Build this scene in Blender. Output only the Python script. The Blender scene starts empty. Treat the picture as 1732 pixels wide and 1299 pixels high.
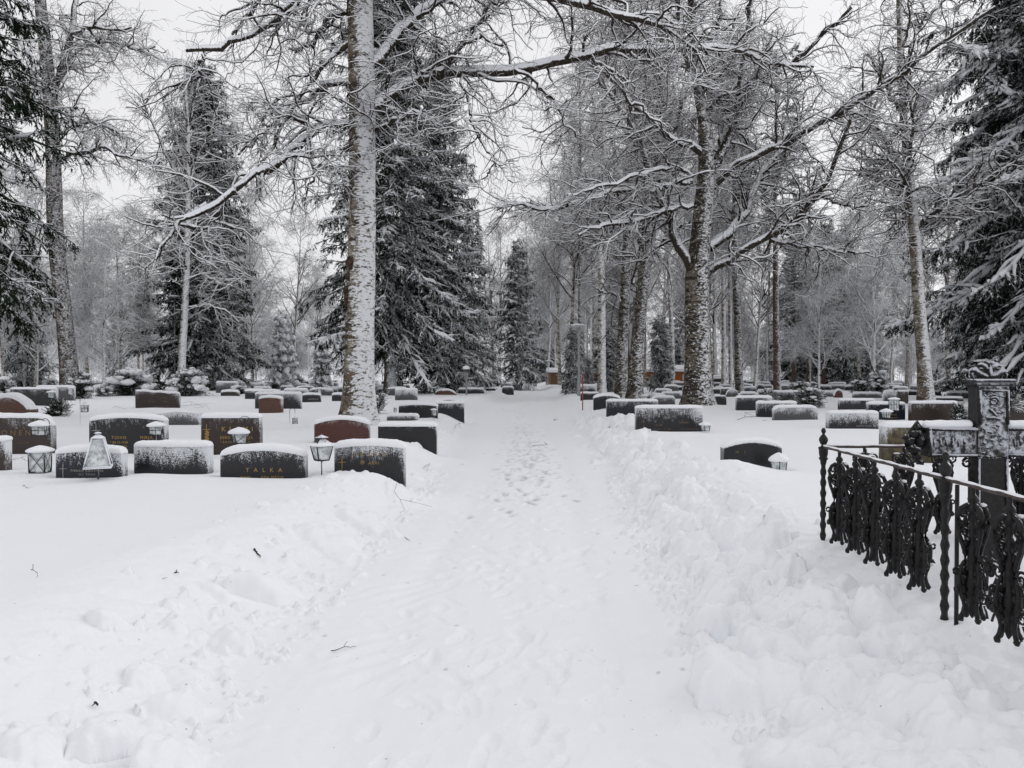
import bpy, math, random
import numpy as np
from mathutils import Vector, Matrix

S = bpy.context.scene
COL = S.collection
F = 1308.0                      # focal length in photo pixels (1732 wide)
HOR = 632.0                     # row of the horizon in the photo
EYE = 1.65
FIELD = 0.35                    # snow level of the burial field above the cleared path
PITCH = math.atan((649.5 - HOR) / F)

# ---------------------------------------------------------------- camera
cam_d = bpy.data.cameras.new("camera")
cam = bpy.data.objects.new("camera", cam_d); COL.objects.link(cam)
cam_d.sensor_width = 36.0
cam_d.lens = F / 1732.0 * 36.0
cam_d.clip_start = 0.05
cam_d.clip_end = 3000.0
cam.location = (0, 0, EYE)
cam.rotation_euler = (math.radians(90) - PITCH, 0, 0)
S.camera = cam

# ---------------------------------------------------------------- overcast daylight
W = bpy.data.worlds.new("World"); S.world = W; W.use_nodes = True
nt = W.node_tree; nt.nodes.clear()
out = nt.nodes.new("ShaderNodeOutputWorld"); bg = nt.nodes.new("ShaderNodeBackground")
sky = nt.nodes.new("ShaderNodeTexSky"); sky.sky_type = 'NISHITA'; sky.sun_disc = False
SUN_EL, SUN_ROT = math.radians(28), math.radians(60)
sky.sun_elevation = SUN_EL; sky.sun_rotation = SUN_ROT
sky.air_density = 1.0; sky.dust_density = 5.0
hsv = nt.nodes.new("ShaderNodeHueSaturation"); hsv.inputs['Saturation'].default_value = 0.05
# closed cloud deck: an even pale layer, brighter overhead than near the horizon (overcast sky)
tc = nt.nodes.new("ShaderNodeTexCoord"); sep = nt.nodes.new("ShaderNodeSeparateXYZ")
mr = nt.nodes.new("ShaderNodeMapRange"); mr.inputs['From Min'].default_value = 0.45; mr.inputs['From Max'].default_value = 1.0
mr.inputs['To Min'].default_value = 8.5; mr.inputs['To Max'].default_value = 8.0
no = nt.nodes.new("ShaderNodeTexNoise"); no.inputs['Scale'].default_value = 2.2; no.inputs['Detail'].default_value = 4
cr = nt.nodes.new("ShaderNodeMapRange"); cr.inputs['To Min'].default_value = 0.93; cr.inputs['To Max'].default_value = 1.07
mu = nt.nodes.new("ShaderNodeMath"); mu.operation = 'MULTIPLY'
comb = nt.nodes.new("ShaderNodeCombineColor")
mb_ = nt.nodes.new("ShaderNodeMath"); mb_.operation = 'MULTIPLY'; mb_.inputs[1].default_value = 1.025
mix = nt.nodes.new("ShaderNodeMix"); mix.data_type = 'RGBA'; mix.inputs['Factor'].default_value = 0.88
L = nt.links.new
L(sky.outputs['Color'], hsv.inputs['Color'])
L(tc.outputs['Generated'], sep.inputs[0]); L(sep.outputs['Z'], mr.inputs['Value'])
L(tc.outputs['Generated'], no.inputs['Vector']); L(no.outputs['Fac'], cr.inputs['Value'])
L(mr.outputs[0], mu.inputs[0]); L(cr.outputs[0], mu.inputs[1])
L(mu.outputs[0], comb.inputs[0]); L(mu.outputs[0], comb.inputs[1]); L(mu.outputs[0], mb_.inputs[0]); L(mb_.outputs[0], comb.inputs[2])
L(hsv.outputs[0], mix.inputs['A']); L(comb.outputs[0], mix.inputs['B'])
L(mix.outputs['Result'], bg.inputs['Color']); bg.inputs['Strength'].default_value = 0.1
L(bg.outputs[0], out.inputs[0])

sd = bpy.data.lights.new("sun", 'SUN'); sd.energy = 0.5; sd.angle = math.radians(35); sd.color = (1.0, 0.98, 0.95)
so = bpy.data.objects.new("sun", sd); COL.objects.link(so)
so.rotation_euler = (math.radians(90) - SUN_EL, 0, math.radians(180) - SUN_ROT)
so.location = (0, 0, 60)

S.view_settings.view_transform = 'Standard'; S.view_settings.look = 'None'
S.view_settings.exposure = 0.12; S.view_settings.gamma = 1.0
S.cycles.use_denoising = True
S.cycles.max_bounces = 6; S.cycles.diffuse_bounces = 4; S.cycles.glossy_bounces = 2
S.cycles.transmission_bounces = 3; S.cycles.transparent_max_bounces = 6
S.cycles.use_adaptive_sampling = True; S.cycles.adaptive_threshold = 0.02

# ---------------------------------------------------------------- helpers
def ray(px, py):
    """unit-depth direction (y = 1) through photo pixel"""
    r = (px - 866.0) / F; u = (649.5 - py) / F
    cy = math.cos(PITCH) + u * math.sin(PITCH); cz = -math.sin(PITCH) + u * math.cos(PITCH)
    return r / cy, cz / cy
def at(px, py, d):
    a, b = ray(px, py); return np.array([a * d, d, EYE + b * d])
def depth_of(py, z=FIELD):
    a, b = ray(866, py); return (EYE - z) / max(1e-4, -b)

def mesh_np(name, V, quads=None, tris=None, mat=None, attrs=None, smooth=True, normals=None, matidx=None):
    me = bpy.data.meshes.new(name)
    V = np.asarray(V, dtype=np.float32).reshape(-1, 3)
    nq = 0 if quads is None else len(quads); ntr = 0 if tris is None else len(tris)
    me.vertices.add(len(V)); me.vertices.foreach_set("co", V.ravel())
    lo = []
    if nq: lo.append(np.asarray(quads, dtype=np.int32).ravel())
    if ntr: lo.append(np.asarray(tris, dtype=np.int32).ravel())
    lo = np.concatenate(lo)
    me.loops.add(len(lo)); me.loops.foreach_set("vertex_index", lo)
    me.polygons.add(nq + ntr)
    st = np.concatenate([np.arange(nq) * 4, nq * 4 + np.arange(ntr) * 3]).astype(np.int32)
    me.polygons.foreach_set("loop_start", st)
    me.polygons.foreach_set("use_smooth", np.full(nq + ntr, smooth))
    if matidx is not None: me.polygons.foreach_set("material_index", np.asarray(matidx, dtype=np.int32))
    me.update(calc_edges=True)
    for k, a in (attrs or {}).items():
        at_ = me.attributes.new(k, 'FLOAT', 'POINT'); at_.data.foreach_set("value", np.asarray(a, dtype=np.float32).ravel())
    if normals is not None:
        me.normals_split_custom_set_from_vertices([tuple(n) for n in normals])
    for m in (mat if isinstance(mat, (list, tuple)) else [mat]):
        if m: me.materials.append(m)
    return me

def link(name, me, parent=None, loc=None, **props):
    o = bpy.data.objects.new(name, me); COL.objects.link(o)
    if parent is not None: o.parent = parent
    if loc is not None: o.location = loc
    for k, v in props.items(): o[k] = v
    return o
def tag(o, label=None, cat=None, group=None, kind=None):
    if label: o["label"] = label
    if cat: o["category"] = cat
    if group: o["group"] = group
    if kind: o["kind"] = kind
    return o
def empty(name, loc, rz=0.0, label=None, cat=None, group=None):
    o = bpy.data.objects.new(name, None); COL.objects.link(o)
    o.location = loc; o.rotation_euler = (0, 0, rz); o.empty_display_size = 0.2
    return tag(o, label, cat, group)
def copy_tree(root, loc, rz=0.0, scale=(1, 1, 1), label=None, group=None):
    r = root.copy(); COL.objects.link(r); r.location = loc; r.rotation_euler = (0, 0, rz); r.scale = scale
    if label: r["label"] = label
    if group: r["group"] = group
    for ch in list(root.children):
        c = ch.copy(); COL.objects.link(c); c.parent = r
        for g in list(ch.children):
            d = g.copy(); COL.objects.link(d); d.parent = c
    return r

class MB:
    """collects shapes for one mesh"""
    def __init__(s): s.v = []; s.q = []; s.t = []; s.n = 0
    def add(s, V, q=None, t=None):
        V = np.asarray(V, float).reshape(-1, 3)
        if q is not None and len(q): s.q.append(np.asarray(q, int) + s.n)
        if t is not None and len(t): s.t.append(np.asarray(t, int) + s.n)
        s.v.append(V); s.n += len(V)
    def box(s, x0, x1, y0, y1, z0, z1, M=None, bev=0.0):
        b = min(bev, (x1-x0)/2.01, (y1-y0)/2.01, (z1-z0)/2.01)
        if b <= 0:
            V = np.array([[x, y, z] for z in (z0, z1) for y in (y0, y1) for x in (x0, x1)], float)
            q = [[0,2,3,1],[4,5,7,6],[0,1,5,4],[2,6,7,3],[0,4,6,2],[1,3,7,5]]
            if M is not None: V = V @ M[:3,:3].T + M[:3,3]
            s.add(V, q); return
        cs = [(x, y, z) for z in (0,1) for y in (0,1) for x in (0,1)]
        V = []
        X=(x0,x1);Y=(y0,y1);Z=(z0,z1)
        for (i,j,k) in cs:
            sx,sy,sz=(1,-1)[i],(1,-1)[j],(1,-1)[k]
            V += [[X[i],Y[j]+sy*b,Z[k]+sz*b],[X[i]+sx*b,Y[j],Z[k]+sz*b],[X[i]+sx*b,Y[j]+sy*b,Z[k]]]
        V=np.array(V,float)
        idx=lambda i,j,k,a:3*(i+2*j+4*k)+a
        q=[];t=[]
        for i in (0,1): q.append([idx(i,0,0,0),idx(i,1,0,0),idx(i,1,1,0),idx(i,0,1,0)][::(1 if i else -1)])
        for j in (0,1): q.append([idx(0,j,0,1),idx(1,j,0,1),idx(1,j,1,1),idx(0,j,1,1)][::(-1 if j else 1)])
        for k in (0,1): q.append([idx(0,0,k,2),idx(1,0,k,2),idx(1,1,k,2),idx(0,1,k,2)][::(1 if k else -1)])
        for i in (0,1):
            for j in (0,1): q.append([idx(i,j,0,0),idx(i,j,1,0),idx(i,j,1,1),idx(i,j,0,1)][::(1 if i==j else -1)])
            for k in (0,1): q.append([idx(i,0,k,0),idx(i,1,k,0),idx(i,1,k,2),idx(i,0,k,2)][::(-1 if i==k else 1)])
        for j in (0,1):
            for k in (0,1): q.append([idx(0,j,k,1),idx(1,j,k,1),idx(1,j,k,2),idx(0,j,k,2)][::(1 if j==k else -1)])
        for (i,j,k) in cs: t.append([idx(i,j,k,0),idx(i,j,k,1),idx(i,j,k,2)][::(1 if (i+j+k)%2 else -1)])
        if M is not None: V = V @ M[:3,:3].T + M[:3,3]
        s.add(V, q, t)
    def tube(s, pts, r, k=8, caps=True):
        P = np.asarray(pts, float); n = len(P); R = np.broadcast_to(np.asarray(r, float), (n,))
        T = np.gradient(P, axis=0); T /= np.linalg.norm(T, axis=1)[:, None] + 1e-9
        ref = np.array([0, 0, 1.0]) if abs(T[:, 2]).mean() < .8 else np.array([1.0, .02, 0])
        A = np.cross(T, ref); A /= np.linalg.norm(A, axis=1)[:, None] + 1e-9; B = np.cross(A, T)
        th = np.arange(k) * 2 * math.pi / k
        V = P[:, None] + R[:, None, None] * (np.cos(th)[None, :, None] * A[:, None] + np.sin(th)[None, :, None] * B[:, None])
        i = np.arange(n - 1)[:, None] * k; j = np.arange(k)[None]; j2 = (j + 1) % k
        q = np.stack([i + j, i + k + j, i + k + j2, i + j2], -1).reshape(-1, 4)
        V = V.reshape(-1, 3); t = []
        if caps:
            V = np.vstack([V, P[0], P[-1]]); c0 = n * k; c1 = c0 + 1
            for a in range(k):
                t.append([c0, a, (a + 1) % k]); t.append([c1, (n - 1) * k + (a + 1) % k, (n - 1) * k + a])
        s.add(V, q, t)
    def lathe(s, prof, c=(0, 0, 0), k=16, mod=None):
        pr = np.asarray(prof, float); n = len(pr); th = np.arange(k) * 2 * math.pi / k
        R = pr[:, 0][:, None] * np.ones(k)[None]
        if mod is not None: R = R * mod(th[None], pr[:, 1][:, None])
        V = np.stack([c[0] + R * np.cos(th), c[1] + R * np.sin(th), c[2] + np.broadcast_to(pr[:, 1][:, None], R.shape)], -1)
        i = np.arange(n - 1)[:, None] * k; j = np.arange(k)[None]; j2 = (j + 1) % k
        q = np.stack([i + j, i + j2, i + k + j2, i + k + j], -1).reshape(-1, 4)
        s.add(V.reshape(-1, 3), q)
    def blob(s, c, r, seed=0, bump=.15, nu=12, nv=8):
        rr = np.random.RandomState(seed); a, b, d = rr.rand(3) * 6
        u = np.arange(nu) * 2 * math.pi / nu; v = np.linspace(0, math.pi, nv + 1)
        U, Vv = np.meshgrid(u, v)
        k = 1 + bump * (np.sin(3 * U + a) * np.sin(2 * Vv + b) + .6 * np.sin(5 * U + d) * np.sin(4 * Vv + a))
        r = np.broadcast_to(np.asarray(r, float), (3,))
        P = np.stack([c[0] + r[0]*k*np.sin(Vv)*np.cos(U), c[1] + r[1]*k*np.sin(Vv)*np.sin(U), c[2] + r[2]*k*np.cos(Vv)], -1).reshape(-1, 3)
        i = np.arange(nv)[:, None] * nu; j = np.arange(nu)[None]; j2 = (j + 1) % nu
        q = np.stack([i + j, i + nu + j, i + nu + j2, i + j2], -1).reshape(-1, 4)
        s.add(P, q)
    def mesh(s, name, mat, smooth=True):
        return mesh_np(name, np.vstack(s.v), np.vstack(s.q) if s.q else None, np.vstack(s.t) if s.t else None, mat, smooth=smooth)

# vectorised 2-D gradient noise
_pr = np.random.RandomState(7); _perm = _pr.permutation(512); _perm = np.concatenate([_perm, _perm])
_g = _pr.rand(512) * 2 * math.pi
def noise2(x, y):
    xi = np.floor(x).astype(int); yi = np.floor(y).astype(int); xf = x - xi; yf = y - yi
    def gr(i, j, dx, dy):
        h = _perm[(_perm[i & 511] + j) & 511]; a = _g[h]; return np.cos(a) * dx + np.sin(a) * dy
    u = xf**3 * (xf * (xf * 6 - 15) + 10); v = yf**3 * (yf * (yf * 6 - 15) + 10)
    a = gr(xi, yi, xf, yf); b = gr(xi + 1, yi, xf - 1, yf); c = gr(xi, yi + 1, xf, yf - 1); d = gr(xi + 1, yi + 1, xf - 1, yf - 1)
    return (a * (1 - u) + b * u) * (1 - v) + (c * (1 - u) + d * u) * v
def fbm(x, y, o=4):
    s = 0; a = 1.0
    for k in range(o): s = s + a * noise2(x * 2**k + 13.7 * k, y * 2**k - 7.1 * k); a *= .5
    return s
def smooth(a, b, x):
    t = np.clip((x - a) / (b - a), 0, 1); return t * t * (3 - 2 * t)

# ---------------------------------------------------------------- materials
def new_mat(name):
    m = bpy.data.materials.new(name); m.use_nodes = True; m.node_tree.nodes.clear(); return m
class N:
    """tiny node builder"""
    def __init__(s, m): s.t = m.node_tree
    def n(s, typ, ins=None, **kw):
        o = s.t.nodes.new(typ)
        for k, v in kw.items(): setattr(o, k, v)
        for k, v in (ins or {}).items():
            if isinstance(v, bpy.types.NodeSocket): s.t.links.new(v, o.inputs[k])
            else: o.inputs[k].default_value = v
        return o
    def math(s, op, a, b=0.0, c=None, clamp=False):
        o = s.t.nodes.new("ShaderNodeMath"); o.operation = op; o.use_clamp = clamp
        for i, v in enumerate((a, b, c)):
            if v is None: continue
            if isinstance(v, bpy.types.NodeSocket): s.t.links.new(v, o.inputs[i])
            else: o.inputs[i].default_value = v
        return o.outputs[0]
    def mixc(s, f, a, b):
        o = s.t.nodes.new("ShaderNodeMix"); o.data_type = 'RGBA'
        for k, v in (('Factor', f), ('A', a), ('B', b)):
            if isinstance(v, bpy.types.NodeSocket): s.t.links.new(v, o.inputs[k])
            else: o.inputs[k].default_value = v if k == 'Factor' else (*v, 1.0)
        return o.outputs['Result']
    def step(s, x, lo, hi):
        o = s.t.nodes.new("ShaderNodeMapRange"); o.interpolation_type = 'SMOOTHSTEP'
        o.inputs['From Min'].default_value = lo; o.inputs['From Max'].default_value = hi
        s.t.links.new(x, o.inputs['Value']); return o.outputs[0]
    def noise(s, vec, scale, detail=3.0, rough=.55):
        o = s.n("ShaderNodeTexNoise", {'Scale': scale, 'Detail': detail, 'Roughness': rough})
        if vec is not None: s.t.links.new(vec, o.inputs['Vector'])
        return o.outputs['Fac']
    def scaled(s, vec, sc):
        return s.n("ShaderNodeMapping", {'Vector': vec, 'Scale': sc}).outputs[0]
    def out(s, sh):
        o = s.t.nodes.new("ShaderNodeOutputMaterial"); s.t.links.new(sh, o.inputs['Surface'])
    def bsdf(s, col, rough=.6, spec=.3, normal=None, **kw):
        b = s.n("ShaderNodeBsdfPrincipled", {'Base Color': col if isinstance(col, bpy.types.NodeSocket) else (*col, 1), 'Roughness': rough, 'Specular IOR Level': spec})
        if normal is not None: s.t.links.new(normal, b.inputs['Normal'])
        for k, v in kw.items(): b.inputs[k].default_value = v
        return b.outputs[0]
    def bump(s, h, strength=.3, dist=.01):
        return s.n("ShaderNodeBump", {'Height': h, 'Strength': strength, 'Distance': dist}).outputs[0]
SNOW = (0.86, 0.875, 0.905)
def obj_vec(b): return b.n("ShaderNodeTexCoord").outputs['Object']

def m_snow(name="snow", bumps=((9, .35, .02), (160, .25, .002))):
    m = new_mat(name); b = N(m); v = obj_vec(b)
    h1 = b.noise(v, bumps[0][0], 5); n1 = b.bump(h1, bumps[0][1], bumps[0][2])
    h2 = b.noise(v, bumps[1][0], 2)
    nn = b.n("ShaderNodeBump", {'Height': h2, 'Strength': bumps[1][1], 'Distance': bumps[1][2], 'Normal': n1}).outputs[0]
    c = b.mixc(b.noise(v, 1.3, 3), (0.84, 0.855, 0.89), (0.88, 0.89, 0.915))
    b.out(b.bsdf(c, .75, .15, nn)); return m
M_SNOW = m_snow()

def m_ground():
    """snow field; 'dirt' attribute carries grit and trodden marks on the path"""
    m = new_mat("ground_snow"); b = N(m); v = obj_vec(b)
    h1 = b.noise(v, 6, 6, .6); n1 = b.bump(h1, .3, .03)
    h2 = b.noise(v, 70, 3, .6)
    nn = b.n("ShaderNodeBump", {'Height': h2, 'Strength': .28, 'Distance': .006, 'Normal': n1}).outputs[0]
    c = b.mixc(b.noise(v, .7, 3), (0.845, 0.86, 0.89), (0.875, 0.885, 0.91))
    d = b.n("ShaderNodeAttribute", attribute_name="dirt").outputs['Fac']
    c = b.mixc(d, c, (0.42, 0.42, 0.43))
    sp = b.step(b.noise(v, 34, 2, .4), .765, .78)          # fallen bits of bark and seed
    c = b.mixc(b.math('MULTIPLY', sp, .5), c, (0.16, 0.13, 0.10))
    b.out(b.bsdf(c, .8, .12, nn)); return m
M_GROUND = m_ground()

def snow_attr_mat(name, basefn, amp=.5, lo=.15, hi=.35, scale=30.0, snow=SNOW, use_n=0.0, freq2=4.0, diffuse=True, rough=.8, streak=False):
    """surface with snow lying where the 'sn' attribute (how far the point faces up or into the wind) is high"""
    m = new_mat(name); b = N(m); v = obj_vec(b)
    base = basefn(b, v)
    sn = b.n("ShaderNodeAttribute", attribute_name="sn").outputs['Fac']
    nz = b.noise(b.scaled(v, (1, 1, 1.9)) if streak else v, scale, 5 if streak else 4, .75 if streak else .65); n2 = b.noise(v, freq2, 2)
    if streak:       # snow plastered on by the wind: full of small gaps even on the weather side
        sn = b.math('MULTIPLY', b.step(sn, -.25, .85), streak)
        nf = b.noise(b.scaled(v, (1, 1, 2.6)), scale * 1.7, 4, .7)
        sn = b.math('ADD', sn, b.math('MULTIPLY', b.math('SUBTRACT', b.step(nf, .38, .62), .5), .62))
        nz = b.step(nz, .34, .66)
        k = b.math('ADD', sn, b.math('MULTIPLY', b.math('SUBTRACT', nz, .5), amp * .75))
    else:
        k = b.math('ADD', sn, b.math('MULTIPLY', b.math('SUBTRACT', nz, .5), amp * 2))
    k = b.math('ADD', k, b.math('MULTIPLY', b.math('SUBTRACT', n2, .5), amp))
    if use_n:
        g = b.n("ShaderNodeNewGeometry").outputs['Normal']; z = b.n("ShaderNodeSeparateXYZ", {0: g}).outputs['Z']
        k = b.math('ADD', k, b.math('MULTIPLY', z, use_n))
    mask = b.step(k, lo, hi)
    col = b.mixc(mask, base, snow)
    if diffuse: b.out(b.n("ShaderNodeBsdfDiffuse", {'Color': col}).outputs[0])
    else: b.out(b.bsdf(col, rough, .25, b.bump(mask, .4, .01)))
    return m

def birch_base(dark_amt, mid=(0.40, 0.36, 0.31), pale=(0.55, 0.52, 0.47), dark=(0.06, 0.048, 0.038), moss=0.0):
    def f(b, v):
        n1 = b.noise(b.scaled(v, (1.3, 1.3, 4.2)), 1.6, 6, .7)       # horizontal lenticels and cracks
        n2 = b.noise(b.scaled(v, (1, 1, 1.2)), 1.1, 4, .6)
        c = b.mixc(b.step(n2, .44, .56), mid, pale)
        if moss: c = b.mixc(b.math('MULTIPLY', b.step(b.noise(v, 2.2, 5), .44, .56), moss), c, (0.105, 0.092, 0.052))
        c = b.mixc(b.step(n1, .58 - dark_amt * .15, .63 - dark_amt * .15), c, dark)
        fine = b.noise(b.scaled(v, (3, 3, 14)), 5, 4, .7)
        return b.mixc(b.math('MULTIPLY', b.step(fine, .50, .58), .75), c, dark)
    return f
def bark_base(c1, c2, stretch=.25, sc=14):
    def f(b, v):
        n1 = b.noise(b.scaled(v, (1, 1, stretch)), sc, 5, .65)
        return b.mixc(b.step(n1, .4, .62), c1, c2)
    return f
M_TRUNK_MAIN = snow_attr_mat("birch_bark_pale", birch_base(.45, mid=(0.15,0.118,0.092), pale=(0.34,0.31,0.275), moss=.75), .85, .36, .56, 6, freq2=2.2, streak=.72, snow=(.66,.67,.69))
M_TRUNK_DARK = snow_attr_mat("old_birch_bark", birch_base(.75, mid=(0.10,0.088,0.07), pale=(0.17,0.15,0.125), dark=(0.035,0.03,0.026), moss=.5), .95, .42, .54, 7, freq2=2.2, streak=.47, snow=(.70,.71,.73))
M_TRUNK_BIRCH = snow_attr_mat("birch_bark", birch_base(.55), .8, .34, .6, 8, streak=.78)
M_TRUNK_SPRUCE = snow_attr_mat("spruce_bark", bark_base((0.10,0.08,0.065), (0.045,0.036,0.03)), .7, .36, .6, 8, streak=.7)
M_TRUNK_PINE = snow_attr_mat("pine_bark", bark_base((0.105,0.066,0.05), (0.05,0.038,0.032)), .7, .42, .7, 8, streak=.62)
M_TRUNK_BROWN = snow_attr_mat("brown_birch_bark", birch_base(.6, mid=(0.085,0.066,0.054), pale=(0.13,0.105,0.088), dark=(0.03,0.025,0.022), moss=.2), .8, .42, .58, 8, streak=.46, snow=(.55,.56,.58))
M_LIMB = snow_attr_mat("limb_bark", bark_base((0.055,0.046,0.038), (0.024,0.02,0.017), .6, 20), .40, .20, .34, 18, freq2=5)
M_TWIG = snow_attr_mat("twig", bark_base((0.050,0.038,0.032), (0.022,0.017,0.015), 1, 20), .3, .12, .34, 30)
M_TWIG_FROST = snow_attr_mat("frosted_twig", bark_base((0.075,0.063,0.053), (0.035,0.029,0.025), 1, 20), .35, -.20, .14, 14)
M_NEEDLE = snow_attr_mat("spruce_needles", bark_base((0.022,0.032,0.020), (0.010,0.015,0.010), 1, 3), .5, .55, .76, 1.9, use_n=.6, freq2=.6)
M_NEEDLE_NEAR = snow_attr_mat("near_spruce_needles", bark_base((0.026,0.040,0.022), (0.010,0.016,0.010), 1, 5), .6, .74, .92, 2.6, use_n=.6, freq2=.9)
M_NEEDLE_LADEN = snow_attr_mat("laden_spruce_needles", bark_base((0.024,0.034,0.024), (0.010,0.015,0.011), 1, 5), .6, .42, .68, 2.2, use_n=.6, freq2=.7)
M_NEEDLE_FROST = snow_attr_mat("frosted_needles", bark_base((0.06,0.075,0.055), (0.03,0.036,0.028), 1, 3), .6, .25, .8, 4.0, use_n=.5, freq2=.8)
M_BUSH = snow_attr_mat("bush_needles", bark_base((0.03,0.035,0.022), (0.014,0.018,0.012), 1, 8), .5, .45, .7, 12.0, use_n=.7, freq2=4)
# ================================================================ the setting: snow field and path
_py = [-50, 3, 5.9, 10, 14.5, 24, 32, 60, 100, 160, 300]
def path_l(y): return np.interp(y, _py, [-1.55, -1.50, -1.42, -1.22, -1.30, -1.42, -1.5, -.35, .6, 1.6, 3])
def path_r(y): return np.interp(y, _py, [1.15, 1.25, 1.30, 1.55, 1.85, 2.05, 2.2, 2.7, 3.4, 4.4, 7])
def path_c(y): return (path_l(y) + path_r(y)) / 2
def path_w(y): return (path_r(y) - path_l(y)) / 2
PITS = []
for _a, _b, _d in [(92,205,9.7),(225,351,10.2),(371,515,9.8),(565,684,10.1),(149,278,12.9),(339,439,12.8),(-62,86,13.0),(531,624,14.8),(639,738,14.5),(1076,1189,17.8),(1225,1324,10.35),(1402,1487,18.8),(1541,1622,21.3),(1309,1384,21.8),(1281,1348,23.6),(1026,1113,24.4),(437,475,25.6),(252,336,20.0),(228,302,29.8),(1500,1592,11.6)]:
    PITS.append(((( _a + _b) / 2 - 866) / F * _d, _d + .05, (_b - _a) / F * _d))
STONE_MOUNDS = []                # (x, y, rx, ry, h): drifts against stones and trunks
def ground_z(x, y, mounds=True):
    x = np.asarray(x, float); y = np.asarray(y, float)
    a = x - path_c(y); w = path_w(y)
    aw = np.abs(a) - w - 0.10 * noise2(x * .7 + 5, y * .7)
    z = FIELD * smooth(-.12, np.where(a > 0, 1.35 + .3 * smooth(10, 4, y), .95 + .35 * smooth(9, 5, y)), aw)
    bk = np.where(a > 0, .020 + .05 * noise2(x * .3, y * .35), .035 + .03 * noise2(x * .3 + 9, y * .35))
    wid = np.where(a > 0, np.where(y < 9, .9, .55), .55)
    z = z + bk * np.exp(-((aw - .85) / wid) ** 2) * (1 - .55 * smooth(18, 45, y))
    z = z + .055 * noise2(x * .35, y * .35) * smooth(.3, 1.5, aw)
    z = z + .018 * noise2(x * 1.3, y * 1.3) * smooth(.3, 1.5, aw)
    # shallow wheel ruts and crown of the cleared path
    inside = smooth(.1, -.25, aw)
    z = z - inside * (.022 * np.exp(-((a - .62) / .20) ** 2) + .022 * np.exp(-((a + .66) / .20) ** 2)) 
    if mounds:
        for (sx, sy, sw) in PITS:        # the snow settles a little round each stone
            z = z - .045 * np.exp(-(np.maximum(0, np.abs(x - sx) - sw / 2) / .10) ** 2 - ((y - sy) / .20) ** 2)
        for (mx, my, rx, ry, h) in STONE_MOUNDS:
            z = z + h * np.exp(-((x - mx) / rx) ** 2 - ((y - my) / ry) ** 2)
    return z
def gz(x, y): return float(ground_z(np.array([x]), np.array([y]))[0])
def onfield(px, py):
    """point of the snow field seen at this place of the photo"""
    d = depth_of(py); p = at(px, py, d); return p[0], p[1]

# drifts: in front of the pale-lettered stones by the path, round the trunks
_p = at(655, 800, 9.55); STONE_MOUNDS.append((_p[0], 9.5, .40, .30, .20)); STONE_MOUNDS.append((-1.35, 10.0, .5, .5, .10))
_p = at(695, 742, 14.1); STONE_MOUNDS.append((_p[0] - .1, 14.0, .35, .3, .06)); STONE_MOUNDS.append((-1.5, 14.4, .5, .5, .12))
_p = at(290, 790, 9.6); STONE_MOUNDS.append((_p[0], 9.5, .8, .3, .03))
_p = at(603, 730, 18.5); STONE_MOUNDS.append((_p[0], 18.5, 1.1, 1.1, .10))
_p = at(1182, 690, 29); STONE_MOUNDS.append((_p[0], 29, 1.6, 1.6, .18))
_p = at(1150, 740, 16.6); STONE_MOUNDS.append((_p[0], 16.6, 1.2, .5, .05))
STONE_MOUNDS.append((2.62, 4.7, .42, 1.7, -.025))
STONE_MOUNDS.append((at(1240, 800, 10)[0] - .2, 9.9, .7, .45, .16))

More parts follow.
